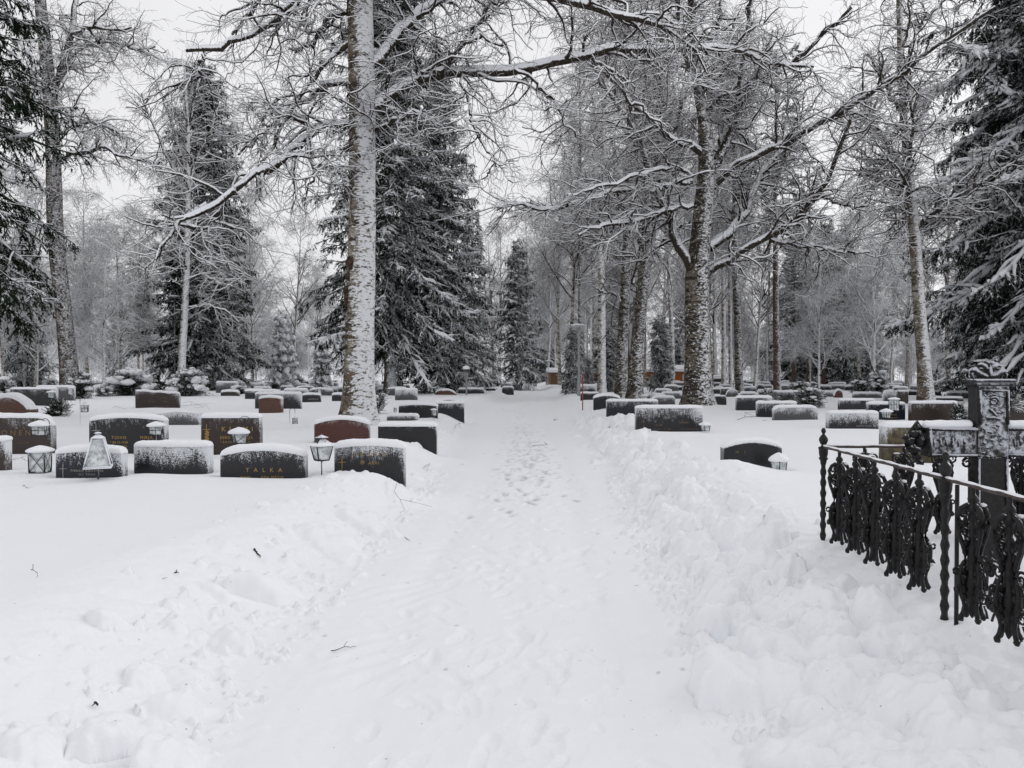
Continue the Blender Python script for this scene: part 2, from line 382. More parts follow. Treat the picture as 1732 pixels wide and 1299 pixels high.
def build_ground():
    ys = [-70, -40, -25, -15, -9, -6, -4, -2.5, -1.5, -.7, 0, .5, .9]
    y = 1.2
    while y < 26: ys.append(y); y *= 1.0042
    while y < 110: ys.append(y); y *= 1.014
    while y < 380: ys.append(y); y *= 1.10
    ys = np.array(ys); nr = len(ys)
    uc = np.linspace(-1, 1, 861)
    ext = 1 + (np.linspace(0, 1, 26)[1:] ** 1.6) * .32
    u = np.concatenate([-ext[::-1], uc, ext]); nc = len(u)
    wy = .80 * np.maximum(ys, 1.2) + 1.2
    Y = np.repeat(ys[:, None], nc, 1); X = u[None] * wy[:, None]
    Z = ground_z(X, Y)
    A = X - path_c(Y); AW = np.abs(A) - path_w(Y)
    near = smooth(60, 20, Y)
    # broken crust on the banks
    bank = np.exp(-((AW - .65) / .65) ** 2) * near
    right = (A > 0)
    amp = np.where(right, .058, .022)
    bil = np.abs(fbm(X * 2.6, Y * 2.6, 4)); bil2 = np.abs(fbm(X * 7 + 3, Y * 7, 3))
    Z += bank * (amp * (bil - .25) * 1.6 + amp * .45 * (bil2 - .25))
    Z += .004 * fbm(X * 6, Y * 6, 3) * smooth(.9, -.2, AW) * near
    Z += near * smooth(.1, -.2, AW) * (.007 * noise2(A * 4.0, Y * .16) + .003 * noise2(A * 11.0 + 3, Y * .5) + .005 * noise2(A * 3, Y * 2.2) + .004 * noise2(A * 9, Y * 6))
    # drag marks of the plough blade across the near left of the path
    dm = smooth(-1.0, .1, -np.abs(A + .75) + .0 * Y) * near
    Z += .006 * np.sin((Y * 1.0 - A * 1.2) * 26 + 3 * noise2(X * 2, Y * 2)) * np.exp(-((A + .85) / .35) ** 2) * smooth(9, 5, Y) * smooth(-.2, .3, noise2(X * .9, Y * .9 + 4))
    rr = np.random.RandomState(11)
    dirt = np.zeros_like(Z)
    base = Z.copy()
    def cap(cx, cy, rx, ry, h, rot, pw=.6, sign=1):
        R = max(rx, ry)
        i0, i1 = np.searchsorted(ys, [cy - R, cy + R])
        if i1 - i0 < 1: return
        w0 = .80 * max(cy, 1.2) + 1.2
        j0, j1 = np.searchsorted(u, [(cx - R) / w0 - .01, (cx + R) / w0 + .01])
        if j1 - j0 < 1: return
        sx = X[i0:i1, j0:j1] - cx; sy = Y[i0:i1, j0:j1] - cy
        c, s = math.cos(rot), math.sin(rot)
        a = (sx * c + sy * s) / rx; b = (-sx * s + sy * c) / ry
        q = a * a + b * b
        if sign > 0:
            xx, yy = X[i0:i1, j0:j1] / R, Y[i0:i1, j0:j1] / R
            wob = 1 + .8 * noise2(xx * 1.1 + cx * 9, yy * 1.1 + cy * 9) + .45 * noise2(xx * 2.7 + cx * 5, yy * 2.7 - cy * 3)
            top = h * np.clip(1 - q * wob, 0, 1) ** pw * (1 + .45 * a * math.cos(cx * 77) + .45 * b * math.sin(cy * 55) + .25 * noise2(xx * 3 + cy, yy * 3 - cx))
            b0 = base[i0:i1, j0:j1]
            Z[i0:i1, j0:j1] = np.where(q < 1.3, np.maximum(Z[i0:i1, j0:j1], b0 - .15 * h + top * 1.15), Z[i0:i1, j0:j1])
        else:
            Z[i0:i1, j0:j1] -= h * np.clip(1 - q, 0, 1) ** .5
            return (i0, i1, j0, j1, q)
    # clods thrown up by the plough: many on the fence side, fewer across the path
    for k in range(1400):
        y_ = 2.0 + 26 * rr.rand() ** 1.9
        off = abs(rr.randn()) * .45 + rr.rand() * .35 - .12
        if rr.rand() < .12: off = -rr.rand() * .35
        if off > 1.9: continue
        x_ = path_c(y_) + path_w(y_) + off
        r = .018 + .17 * rr.rand() ** 3.0 * (1 if off > .1 else .4)
        if y_ > 14: r *= 1.3
        cap(x_, y_, r * rr.uniform(.8, 1.5), r, r * rr.uniform(.6, 1.05), rr.rand() * 3, rr.uniform(.3, .7))
    for k in range(380):
        y_ = 2.2 + 20 * rr.rand() ** 1.5
        off = abs(rr.randn()) * .42 + rr.rand() * .25 - .08
        if off > 1.6: continue
        x_ = path_c(y_) - path_w(y_) - off
        r = .018 + .10 * rr.rand() ** 3.2 * (1 if off > .1 else .4)
        cap(x_, y_, r * rr.uniform(.8, 1.7), r, r * rr.uniform(.35, .7), rr.rand() * 3, rr.uniform(.45, .8))
    for k in range(3200):          # crumbs
        y_ = 1.9 + 11 * rr.rand() ** 1.6; sd_ = 1 if rr.rand() < .78 else -1
        off = abs(rr.randn()) * .5 - .22
        x_ = path_c(y_) + sd_ * (path_w(y_) + off); r = rr.uniform(.008, .03) * (1 + y_ * .04)
        cap(x_, y_, r * rr.uniform(.8, 1.6), r, r * rr.uniform(.6, 1.3), rr.rand() * 3, rr.uniform(.25, .6))
    # big slabs seen in the photo
    for (px, py, rx, ry, h) in [(175, 1120, .16, .12, .10), (285, 1130, .20, .15, .12), (390, 985, .15, .12, .10), (450, 925, .30, .16, .13),
                                (50, 1150, .14, .12, .08), (1240, 1040, .26, .2, .2), (1290, 1000, .2, .15, .18), (1205, 960, .22, .18, .17),
                                (1330, 960, .2, .16, .15), (1520, 1090, .30, .18, .16), (1590, 1085, .16, .12, .08), (1290, 1200, .16, .12, .10),
                                (1560, 1200, .3, .2, .13), (1180, 870, .3, .22, .17), (1290, 880, .28, .22, .17), (1440, 1160, .2, .16, .12),
                                (1650, 1150, .3, .2, .14), (1340, 1130, .2, .15, .12), (1400, 990, .18, .15, .13), (560, 860, .4, .25, .12), (620, 835, .35, .2, .10)]:
        d = depth_of(py, .42); p = at(px, py, d)
        cap(p[0], d, rx, ry, h, rr.rand() * 3, .55)
    # trodden footprints along the middle of the path
    for k in range(560):
        y_ = rr.choice([rr.uniform(9, 45), rr.uniform(10, 19), rr.uniform(12, 26)])
        x_ = path_c(y_) + rr.randn() * .28 + .02
        r = cap(x_, y_, .05, .14, rr.uniform(.014, .034), rr.uniform(-.35, .35), sign=-1)
        if r: i0, i1, j0, j1, q = r; dirt[i0:i1, j0:j1] = np.maximum(dirt[i0:i1, j0:j1], np.clip(1 - q, 0, 1) * rr.uniform(0, .8))
    for k in range(420):          # soft scuffs running on into the foreground
        y_ = rr.uniform(2.6, 13); x_ = path_c(y_) + rr.randn() * .42
        cap(x_, y_, rr.uniform(.03, .07), rr.uniform(.06, .16), rr.uniform(.005, .015), rr.uniform(-.6, .6), sign=-1)
    for (px, py) in [(1030, 860), (980, 930), (900, 1235), (935, 1250), (870, 1070), (845, 960), (905, 880), (1010, 1010), (950, 1120), (1035, 1135)]:
        d = depth_of(py, 0); p = at(px, py, d)
        cap(p[0], d, .05, .15, .014, rr.uniform(-.3, .3), sign=-1)
        cap(p[0] + .03, d + .1, .045, .05, .012, 0, sign=-1)
    for k in range(110):          # grit scattered on the trodden strip
        y_ = 2.6 + 18 * rr.rand() ** 1.3; x_ = path_c(y_) + rr.uniform(-1.3, 1.3)
        r = cap(x_, y_, .012 + .0012 * y_, .012 + .0012 * y_, .004, 0, sign=-1)
        if r and rr.rand() < .4: i0, i1, j0, j1, q = r; dirt[i0:i1, j0:j1] = np.maximum(dirt[i0:i1, j0:j1], np.clip(1 - q, 0, 1) * .9)
    V = np.stack([X, Y, Z], -1)
    gx = np.zeros_like(V); du = np.zeros_like(V); 
    du[:, 1:-1] = V[:, 2:] - V[:, :-2]; du[:, 0] = V[:, 1] - V[:, 0]; du[:, -1] = V[:, -1] - V[:, -2]
    gx[1:-1] = V[2:] - V[:-2]; gx[0] = V[1] - V[0]; gx[-1] = V[-1] - V[-2]
    Nn = np.cross(du, gx); Nn /= np.linalg.norm(Nn, axis=2)[..., None]
    idx = np.arange(nr * nc).reshape(nr, nc)
    Q = np.stack([idx[:-1, :-1], idx[:-1, 1:], idx[1:, 1:], idx[1:, :-1]], -1)
    AWn = (np.abs(A) - path_w(Y) - 0.10 * noise2(X * .7 + 5, Y * .7))
    inp = (AWn[:-1, :-1] < .12) & (Y[:-1, :-1] < 150)
    for name, sel, lab in (("path", inp, "snow covered path trodden and ploughed down the middle"), ("ground", ~inp, "deep snow covering the burial field with ploughed lumpy banks")):
        q = Q[sel]; used, inv = np.unique(q.ravel(), return_inverse=True)
        me = mesh_np(name, V.reshape(-1, 3)[used], quads=inv.reshape(-1, 4), mat=M_GROUND, attrs={'dirt': dirt.ravel()[used]}, normals=Nn.reshape(-1, 3)[used])
        tag(link(name, me), lab, kind="structure")
build_ground()
# ================================================================ trees
WIND = np.array([0.84, -0.54, 0.0])          # the snow was driven from this side
def unit(v): return v / (np.linalg.norm(v, axis=-1, keepdims=True) + 1e-9)

def grow(start, dirs, length, r0, r1, n, wig, grav, rr, up=0.0, tip_up=0.0):
    """M crooked shoots at once -> points (M,n,3), radii (M,n)"""
    M = len(start); P = np.zeros((M, n, 3)); P[:, 0] = start; d = unit(np.asarray(dirs, float))
    st = (np.asarray(length) / (n - 1))[:, None] if np.ndim(length) else length / (n - 1)
    for i in range(1, n):
        d = d + rr.randn(M, 3) * wig
        d[:, 2] += grav + up + tip_up * (i / n)
        d = unit(d); P[:, i] = P[:, i - 1] + d * st
    t = np.linspace(0, 1, n)[None]
    R = np.asarray(r0)[:, None] * (1 - t) + np.asarray(r1)[:, None] * t
    return P, R

def spawn(P, R, N_, rr, ang=(35, 75), tmin=.15, tmax=1.0, lenw=True, flat=0.0, upb=0.0):
    """pick N_ places on the given shoots -> start, dir, local radius, t"""
    M, n, _ = P.shape
    seg = np.linalg.norm(P[:, 1:] - P[:, :-1], axis=2); Ln = seg.sum(1)
    pr = Ln / Ln.sum() if lenw else np.full(M, 1 / M)
    i = rr.choice(M, N_, p=pr); t = tmin + (tmax - tmin) * rr.rand(N_)
    f = t * (n - 1.001); k = f.astype(int); w = (f - k)[:, None]
    s = P[i, k] * (1 - w) + P[i, k + 1] * w
    r = R[i, k] * (1 - w[:, 0]) + R[i, k + 1] * w[:, 0]
    tan = unit(P[i, k + 1] - P[i, k])
    rnd = rr.randn(N_, 3); rnd[:, 2] = rnd[:, 2] * (1 - flat) + upb
    perp = unit(rnd - (rnd * tan).sum(1)[:, None] * tan)
    a = np.radians(rr.uniform(ang[0], ang[1], N_))[:, None]
    return s, tan * np.cos(a) + perp * np.sin(a), r, t, i

class Wood:
    """tubes for one mesh with the snow attribute 'sn'"""
    def __init__(s): s.V = []; s.Q = []; s.T = []; s.A = []; s.n = 0
    def tubes(s, P, R, k=4, snow=0.0, wind=0.0, rel=0.0, bias=0.0, snmax=.05):
        """snow: how high the snow lies (m) on level wood; wind: weight of the wind-driven side"""
        P = np.asarray(P, float); R = np.asarray(R, float)
        M, n, _ = P.shape
        T = np.empty_like(P); T[:, 1:-1] = P[:, 2:] - P[:, :-2]; T[:, 0] = P[:, 1] - P[:, 0]; T[:, -1] = P[:, -1] - P[:, -2]
        T = unit(T)
        # side vector level, turned smoothly for steep shoots
        main = unit(P[:, -1] - P[:, 0]); side = np.cross(main, np.array([0, 0, 1.0]))
        bad = np.linalg.norm(side, axis=1) < .15; side[bad] = np.array([1.0, 0.05, 0])
        side = np.broadcast_to(side[:, None], T.shape)
        A = unit(side - (side * T).sum(2)[..., None] * T); B = np.cross(A, T)     # B points up
        hz = np.sqrt(np.clip(1 - T[..., 2]**2, 0, 1))
        th = np.arange(k) * 2 * math.pi / k + (math.pi / 2 if k == 4 else 0)
        c = np.cos(th); sn = np.sin(th)
        N_ = A[:, :, None] * c[None, None, :, None] + B[:, :, None] * sn[None, None, :, None]
        V = P[:, :, None] + R[:, :, None, None] * N_
        upn = np.clip(N_[..., 2], 0, 1)
        lift = (snow + rel * R)[..., None] * upn * hz[..., None]
        V[..., 2] += np.minimum(lift, snmax)
        a = N_[..., 2] * 1.0 * hz[..., None] + wind * (N_ * WIND).sum(-1) + bias
        base = s.n + (np.arange(M) * n * k)[:, None, None]
        i = (np.arange(n - 1) * k)[None, :, None]; j = np.arange(k)[None, None]; j2 = (j + 1) % k
        Q = np.stack([base + i + j, base + i + k + j, base + i + k + j2, base + i + j2], -1).reshape(-1, 4)
        s.V.append(V.reshape(-1, 3)); s.Q.append(Q); s.A.append(a.ravel()); s.n += M * n * k
    def spikes(s, start, dirs, length, width, sn, rr, droop=.0):
        """one narrow leaf-shaped triangle per needle spray"""
        M = len(start); d = unit(dirs); sd = np.cross(d, np.array([0, 0, 1.0])) + rr.randn(M, 3) * .35; sd = unit(sd)
        a = start - sd * width[:, None] * .5; b = start + sd * width[:, None] * .5; c = start + d * length[:, None]
        c[:, 2] -= droop * length
        V = np.stack([a, b, c], 1); i = s.n + np.arange(M)[:, None] * 3
        s.T.append(np.concatenate([i, i + 1, i + 2], 1)); s.V.append(V.reshape(-1, 3)); s.A.append(np.repeat(sn, 3)); s.n += 3 * M
    def mesh(s, name, mat, smooth=True):
        V = np.vstack(s.V)
        return mesh_np(name, V, np.vstack(s.Q) if s.Q else None, np.vstack(s.T) if s.T else None, mat, attrs={'sn': np.concatenate(s.A)}, smooth=smooth)

def trunk_tube(w, pts, rad, k=18, wind=1.0, rr=None, bump=.06, n=60, flare=0.35, bias=0.0):
    """one trunk from control points, with ribs and root flare"""
    pts = np.asarray(pts, float); rad = np.asarray(rad, float)
    s = np.concatenate([[0], np.cumsum(np.linalg.norm(np.diff(pts, axis=0), axis=1))])
    t = np.linspace(0, s[-1], n)
    P = np.stack([np.interp(t, s, pts[:, i]) for i in range(3)], 1); R = np.interp(t, s, rad)
    for _ in range(3):
        P[1:-1] = (P[:-2] + P[1:-1] * 2 + P[2:]) / 4
    T = unit(np.gradient(P, axis=0)); X = unit(np.cross(T, np.array([0, 1.0, 0.001]))); Yv = np.cross(T, X)
    th = np.arange(k) * 2 * math.pi / k
    ph = rr.rand(3) * 6
    z = t[:, None]
    mod = 1 + bump * (np.sin(3 * th + ph[0] + z * .35) * .6 + .5 * np.sin(5 * th + ph[1] - z * .5) + .6 * noise2(np.cos(th)[None] * 1.5 + 4 + z * .9, np.sin(th)[None] * 1.5 + z * 1.1))
    fl = 1 + flare * np.exp(-z / 0.5) * (1 + .5 * np.sin(4 * th + ph[2]))
    Nn = X[:, None] * np.cos(th)[None, :, None] + Yv[:, None] * np.sin(th)[None, :, None]
    V = P[:, None] + Nn * (R[:, None] * mod * fl)[..., None]
    a = wind * (Nn * WIND).sum(-1) + bias
    b = w.n; i = (np.arange(n - 1) * k)[:, None]; j = np.arange(k)[None]; j2 = (j + 1) % k
    Q = np.stack([b + i + j, b + i + j2, b + i + k + j2, b + i + k + j], -1).reshape(-1, 4)
    w.V.append(V.reshape(-1, 3)); w.Q.append(Q); w.A.append(a.ravel()); w.n += n * k
    return P, R

def birch_mesh(seed, H, r0, n1=34, n2=260, n3=1300, n4=3600, frost=False, spread=.33, crown_from=.28, fork=False, twig_r=.004):
    """generic tall birch; returns trunk mesh and crown mesh"""
    rr = np.random.RandomState(seed)
    tw = Wood(); lean = rr.randn(2) * .03
    zs = np.linspace(0, H, 9); pts = np.stack([lean[0] * zs + .12 * rr.randn(9).cumsum() * .6, lean[1] * zs + .12 * rr.randn(9).cumsum() * .6, zs], 1)
    rad = r0 * (1 - zs / H) ** .75 + .012
    P, R = trunk_tube(tw, pts, rad, k=10, rr=rr, n=26, wind=.9)
    tm = tw.mesh("trunk", M_TRUNK_BIRCH if not frost else M_TRUNK_BIRCH)
    w = Wood()
    Pm = P[None]; Rm = R[None]
    s, d, r, t, _ = spawn(Pm, Rm, n1, rr, (28, 60), crown_from, .98)
    Lg = H * spread * (1.15 - t) ** .8 * rr.uniform(.6, 1.1, n1) + .8
    P1, R1 = grow(s, d, Lg, np.minimum(r * .5, Lg * .016), np.full(n1, .008), 9, .13, -.02, rr, up=.09)
    w.tubes(P1, R1, 5, snow=.015, rel=.4, wind=.3)
    s, d, r, t, _ = spawn(P1, R1, n2, rr, (25, 65), .15, 1)
    Lg = rr.uniform(.7, 2.4, n2) * (1.2 - t * .6)
    P2, R2 = grow(s, d, Lg, np.minimum(r * .7, .02), np.full(n2, .005), 7, .22, -.03, rr)
    w.tubes(P2, R2, 4, snow=.012, rel=.3, wind=.3)
    s, d, r, t, _ = spawn(P2, R2, n3, rr, (25, 70), .1, 1)
    P3, R3 = grow(s, d, rr.uniform(.4, 1.4, n3), np.full(n3, twig_r * 1.5), np.full(n3, twig_r), 5, .22, -.12, rr)
    w.tubes(P3, R3, 3, snow=.010, wind=.3)
    s, d, r, t, _ = spawn(P3, R3, n4, rr, (20, 60), .1, 1)
    P4, R4 = grow(s, d, rr.uniform(.25, .9, n4), np.full(n4, twig_r), np.full(n4, twig_r * .6), 4, .2, -.22, rr)
    w.tubes(P4, R4, 3, snow=.008, wind=.3)
    cm = w.mesh("crown", M_TWIG_FROST if frost else M_TWIG, smooth=False)
    return tm, cm

def spruce_mesh(seed, H, Rb, r0, z0=1.0, nbr=150, dens=9.0, spike=.12, sdens=22, mat=None, droop=.35, curve=.8, near=False, hang=.5, pads=0, padr=.1, el0=22, padb=.24):
    rr = np.random.RandomState(seed)
    tw = Wood(); zs = np.linspace(0, H, 8); pts = np.stack([.04 * rr.randn(8).cumsum(), .04 * rr.randn(8).cumsum(), zs], 1)
    P, R = trunk_tube(tw, pts, r0 * (1 - zs / H) + .012, k=12, rr=rr, n=24, wind=.85, flare=.2)
    tm = tw.mesh("trunk", M_TRUNK_SPRUCE)
    w = Wood()
    zf = 1 - (rr.rand(nbr)) ** 1.0
    zf = np.sort(zf); h = z0 + (H - z0) * (.985 * (np.floor(np.arange(nbr) / 6.0) * 6 / nbr) ** .9 + rr.randn(nbr) * .004)
    h = np.clip(h, z0 * .9, H * .99)
    az = np.arange(nbr) * 1.047 + np.floor(np.arange(nbr) / 6.0) * .6 + rr.randn(nbr) * .3
    f = (h - z0) / (H - z0)
    Lb = Rb * ((1 - f) ** curve) * rr.uniform(.62, 1.15, nbr) * (1 - .25 * (f < .03)) + .25
    el = np.radians(30 * f + 11 * rr.randn(nbr) - el0 * (1 - f))
    d = np.stack([np.cos(az) * np.cos(el), np.sin(az) * np.cos(el), np.sin(el)], 1)
    s = np.stack([np.interp(h, P[:, 2], P[:, 0]), np.interp(h, P[:, 2], P[:, 1]), h], 1)
    n = 10
    P1, R1 = grow(s, d, Lb, .012 + .011 * Lb, np.full(nbr, .006), n, .045, -droop * .16, rr, tip_up=.11 * droop / .35)
    w.tubes(P1, R1, 4, snow=.02, rel=.4, wind=.2, bias=-.1)
    N2 = int(Lb.sum() * 6.0)
    s, dd, r, t, i = spawn(P1, R1, N2, rr, (35, 65), .10, 1.0, flat=.92); i2 = i
    dd[:, 2] -= .1 + .25 * rr.rand(N2)
    L2 = np.clip((.32 + .36 * Lb[i] * (1.05 - t)) * rr.uniform(.55, 1.2, N2), .2, 1.9)
    P2, R2 = grow(s, dd, L2, np.full(N2, .014), np.full(N2, .006), 6, .08, -.09, rr, tip_up=.04)
    w.tubes(P2, R2, 3, snow=.025, bias=.25)
    N3 = int((L2.sum() + Lb.sum()) * dens)
    s, dd, r, t, i3 = spawn(np.concatenate([P2, P1[:, np.linspace(1, 9, 6).astype(int)]]), np.concatenate([R2, R1[:, :6]]), N3, rr, (30, 65), .08, 1.0, flat=.6)
    hg = rr.rand(N3) ** .8 * hang * 1.5
    dd[:, 2] -= hg
    L3 = rr.uniform(.14, .42, N3) * (1.0 if near else 1.25)
    P3, R3 = grow(s, dd, L3, np.full(N3, .008), np.full(N3, .004), 4, .08, -.10, rr)
    bsn = rr.randn(nbr) * .12; up3 = 1 - smooth(.3, .85, -(unit(P3[:, -1] - P3[:, 0])[:, 2]))
    w.tubes(P3, R3, 3, snow=.02, bias=.2)
    def needles(Pp, dn, ln, wd, base):
        Lk = np.linalg.norm(Pp[:, 1:] - Pp[:, :-1], axis=2).sum(1)
        N_ = int(Lk.sum() * dn)
        s, dd, r, t, i = spawn(Pp, np.zeros(Pp.shape[:2]), N_, rr, (25, 60), 0, 1, flat=.45)
        dd[:, 2] -= .15
        ax = unit(np.stack([s[:, 0], s[:, 1], 0 * s[:, 0]], 1)); lee = (ax * WIND).sum(1) * .24 - .04
        w.spikes(s, dd, ln * rr.uniform(.6, 1.3, N_), np.full(N_, wd), base[i] + lee + rr.randn(N_) * .05, rr)
    needles(P3, sdens, spike, spike * .42, .02 + .5 * up3)
    needles(P2, sdens * .8, spike * 1.1, spike * .42, np.full(N2, .55))
    needles(P1, sdens * .8, spike * 1.1, spike * .34, np.full(nbr, .6))
    cm = w.mesh("foliage", mat or M_NEEDLE, smooth=False)
    pm = None
    if pads:
        bz = unit(P1[:, 5] * [1, 1, 0]); wl = np.clip((bz * WIND).sum(1) * .30 + padb, .04, .95)
        laden = rr.rand(nbr) < wl                                   # boughs that still carry their snow
        M_ = laden.sum(); Pp = P1[laden][:, 3:].copy(); sz = padr * (.55 + .18 * Lb[laden][:, None]) * rr.uniform(.5, 1.0, (M_, 1)) * (1 + .55 * rr.randn(M_, 7)).clip(.12, 1.7) * np.array([.35, .8, 1, 1.05, 1, .85, .4])
        Pp[..., 2] += sz * .35; m = Wood(); m.tubes(Pp, sz, 7, bias=3.0)
        slope = unit(P2[:, -1] - P2[:, 0])[:, 2]
        ok = np.where((laden[i2] | (rr.rand(N2) < wl[i2] * .6)) & (slope > -.78) & (L2 > .22))[0]; ok = ok[rr.rand(len(ok)) < min(1, pads / max(1, len(ok)))]
        M_ = len(ok); Pp = P2[ok][:, :5].copy(); sz = padr * rr.uniform(.5, 1.0, (M_, 1)) * (1 + .3 * rr.randn(M_, 5)).clip(.4, 1.6) * np.array([.8, 1.1, 1.05, .85, .4])
        Pp[..., 2] += sz * .4; Pp += rr.randn(M_, 5, 3) * sz[..., None] * .38; m.tubes(Pp, sz, 6, bias=3.0)
        pm = m.mesh("snow_pads", M_SNOW)
    return tm, cm, pm

def pine_mesh(seed, H, r0):
    rr = np.random.RandomState(seed)
    tw = Wood(); zs = np.linspace(0, H, 8); pts = np.stack([.08 * rr.randn(8).cumsum(), .08 * rr.randn(8).cumsum(), zs], 1)
    P, R = trunk_tube(tw, pts, r0 * (1 - .75 * zs / H), k=12, rr=rr, n=24, wind=.7, flare=.15)
    tm = tw.mesh("trunk", M_TRUNK_PINE)
    w = Wood(); n1 = 46
    s, d, r, t, _ = spawn(P[None], R[None], n1, rr, (50, 85), .35, .99)
    L1 = rr.uniform(1.2, 3.4, n1) * (1.25 - t)**.5
    P1, R1 = grow(s, d, L1, np.full(n1, .05), np.full(n1, .015), 7, .15, .02, rr)
    w.tubes(P1, R1, 5, snow=.03, rel=.5, wind=.2)
    s, d, r, t, _ = spawn(P1, R1, 520, rr, (25, 60), .35, 1)
    P2, R2 = grow(s, d, rr.uniform(.3, 1.0, 520), np.full(520, .012), np.full(520, .007), 5, .15, .0, rr)
    w.tubes(P2, R2, 3, snow=.03, bias=.2)
    s, d, r, t, i = spawn(P2, R2, 26000, rr, (20, 85), .3, 1)
    w.spikes(s, d, rr.uniform(.08, .2, 26000), np.full(26000, .04), .25 + rr.randn(26000) * .15, rr)
    return tm, w.mesh("foliage", M_NEEDLE_FROST, smooth=False)

def limb_px(pts, d0, slope=0.0, n=16, rr=None, jit=.05, thick=1.0):
    """a traced limb: (px, py, width px) list at depth d0 changing by `slope` metres per metre along the limb"""
    W3 = []; r = []; dist = 0; last = None
    for (px, py, wd) in pts:
        if last is not None: dist += math.hypot(px - last[0], py - last[1]) / F * d0
        last = (px, py); d = d0 + slope * dist
        W3.append(at(px, py, d)); r.append(max(.006, wd / 2 / F * d) * thick)
    W3 = np.array(W3); s = np.concatenate([[0], np.cumsum(np.linalg.norm(np.diff(W3, axis=0), axis=1))])
    t = np.linspace(0, s[-1], n); P = np.stack([np.interp(t, s, W3[:, i]) for i in range(3)], 1); R = np.interp(t, s, np.array(r))
    P[1:-1] = (P[:-2] + 2 * P[1:-1] + P[2:]) / 4
    j = rr.randn(n, 3) * jit; j[0] = 0; P = P + j
    return P, R

def hero_birch(name, label, base, trunk, d0, limbs, seed, mats, n1x=10, n2=300, n3=2500, n4=12000, twig=.0035, wig=.28, crown_top=True, limb_snow=1.0, weep=.10, group=None, zlow=.2, L2=(.8, 2.6), k=18, wind=1.0, bump=.06, flare=.35, autolimb=(25, 65)):
    """a tree traced from the photo: trunk and main limbs, then crooked branches and twigs"""
    rr = np.random.RandomState(seed)
    tw = Wood()
    tp = [at(x, y, d0) for (x, y, w_) in trunk]; tr = [w_ / 2 / F * d0 for (x, y, w_) in trunk]
    x0, y0 = tp[0][0], d0; z0 = gz(x0, y0)
    tp[0] = np.array([x0, y0, z0 - .25])
    org = np.array([x0, y0, z0])
    P, R = trunk_tube(tw, np.array(tp) - org, tr, k=k, rr=rr, n=90, wind=wind, bump=bump, flare=flare)
    root = empty(name, tuple(org), 0, label, "tree", group)
    link("trunk", tw.mesh("trunk", mats[0]), root)
    LP = []; LR = []
    for (pts, slope) in limbs:
        lp, lr = limb_px(pts, d0, slope, 18, rr); LP.append(lp - org); LR.append(lr)
    if n1x:
        s, d, r, t, _ = spawn(P[None], R[None], n1x, rr, autolimb, zlow, .98)
        Lg = rr.uniform(2, 5, n1x) * (1.2 - t) + .6
        a, b = grow(s, d, Lg, np.minimum(r * .5, .09), np.full(n1x, .012), 18, .14, .0, rr, up=.03)
        LP += list(a); LR += list(b)
    LP = np.array(LP); LR = np.array(LR)
    lw = Wood(); lw.tubes(LP, LR, 8, snow=.02 * limb_snow, rel=.55 * limb_snow, wind=.35, bias=0.0, snmax=.09)
    me_ = lw.mesh("limb", M_LIMB); w = Wood(); lw_ = lw
    link("boughs", me_, root)
    s, d, r, t, _ = spawn(LP, LR, n2, rr, (30, 80), .08, 1)
    Lg = rr.uniform(L2[0], L2[1], n2) * (1.15 - .5 * t)
    P2, R2 = grow(s, d, Lg, np.clip(r * .6, .016, .05), np.full(n2, .009), 11, wig, -.03, rr)
    w.tubes(P2, R2, 5, snow=.016, rel=.6, wind=.3, bias=.05)
    s, d, r, t, _ = spawn(P2, R2, n3, rr, (30, 80), .08, 1)
    P3, R3 = grow(s, d, rr.uniform(.35, 1.2, n3), np.clip(r * .6, .006, .012), np.full(n3, twig), 7, wig * 1.15, -.07, rr)
    w.tubes(P3, R3, 4, snow=.011, rel=.3, wind=.3, bias=.05)
    s, d, r, t, _ = spawn(P3, R3, n4, rr, (25, 70), .1, 1)
    P4, R4 = grow(s, d, rr.uniform(.15, .65, n4), np.full(n4, twig), np.full(n4, twig * .6), 5, wig, -weep * 1.6, rr)
    w.tubes(P4, R4, 3, snow=.006, wind=.3)
    link("crown", w.mesh("crown", M_TWIG, smooth=False), root)
    return root

BG = "trees standing round the burial field"
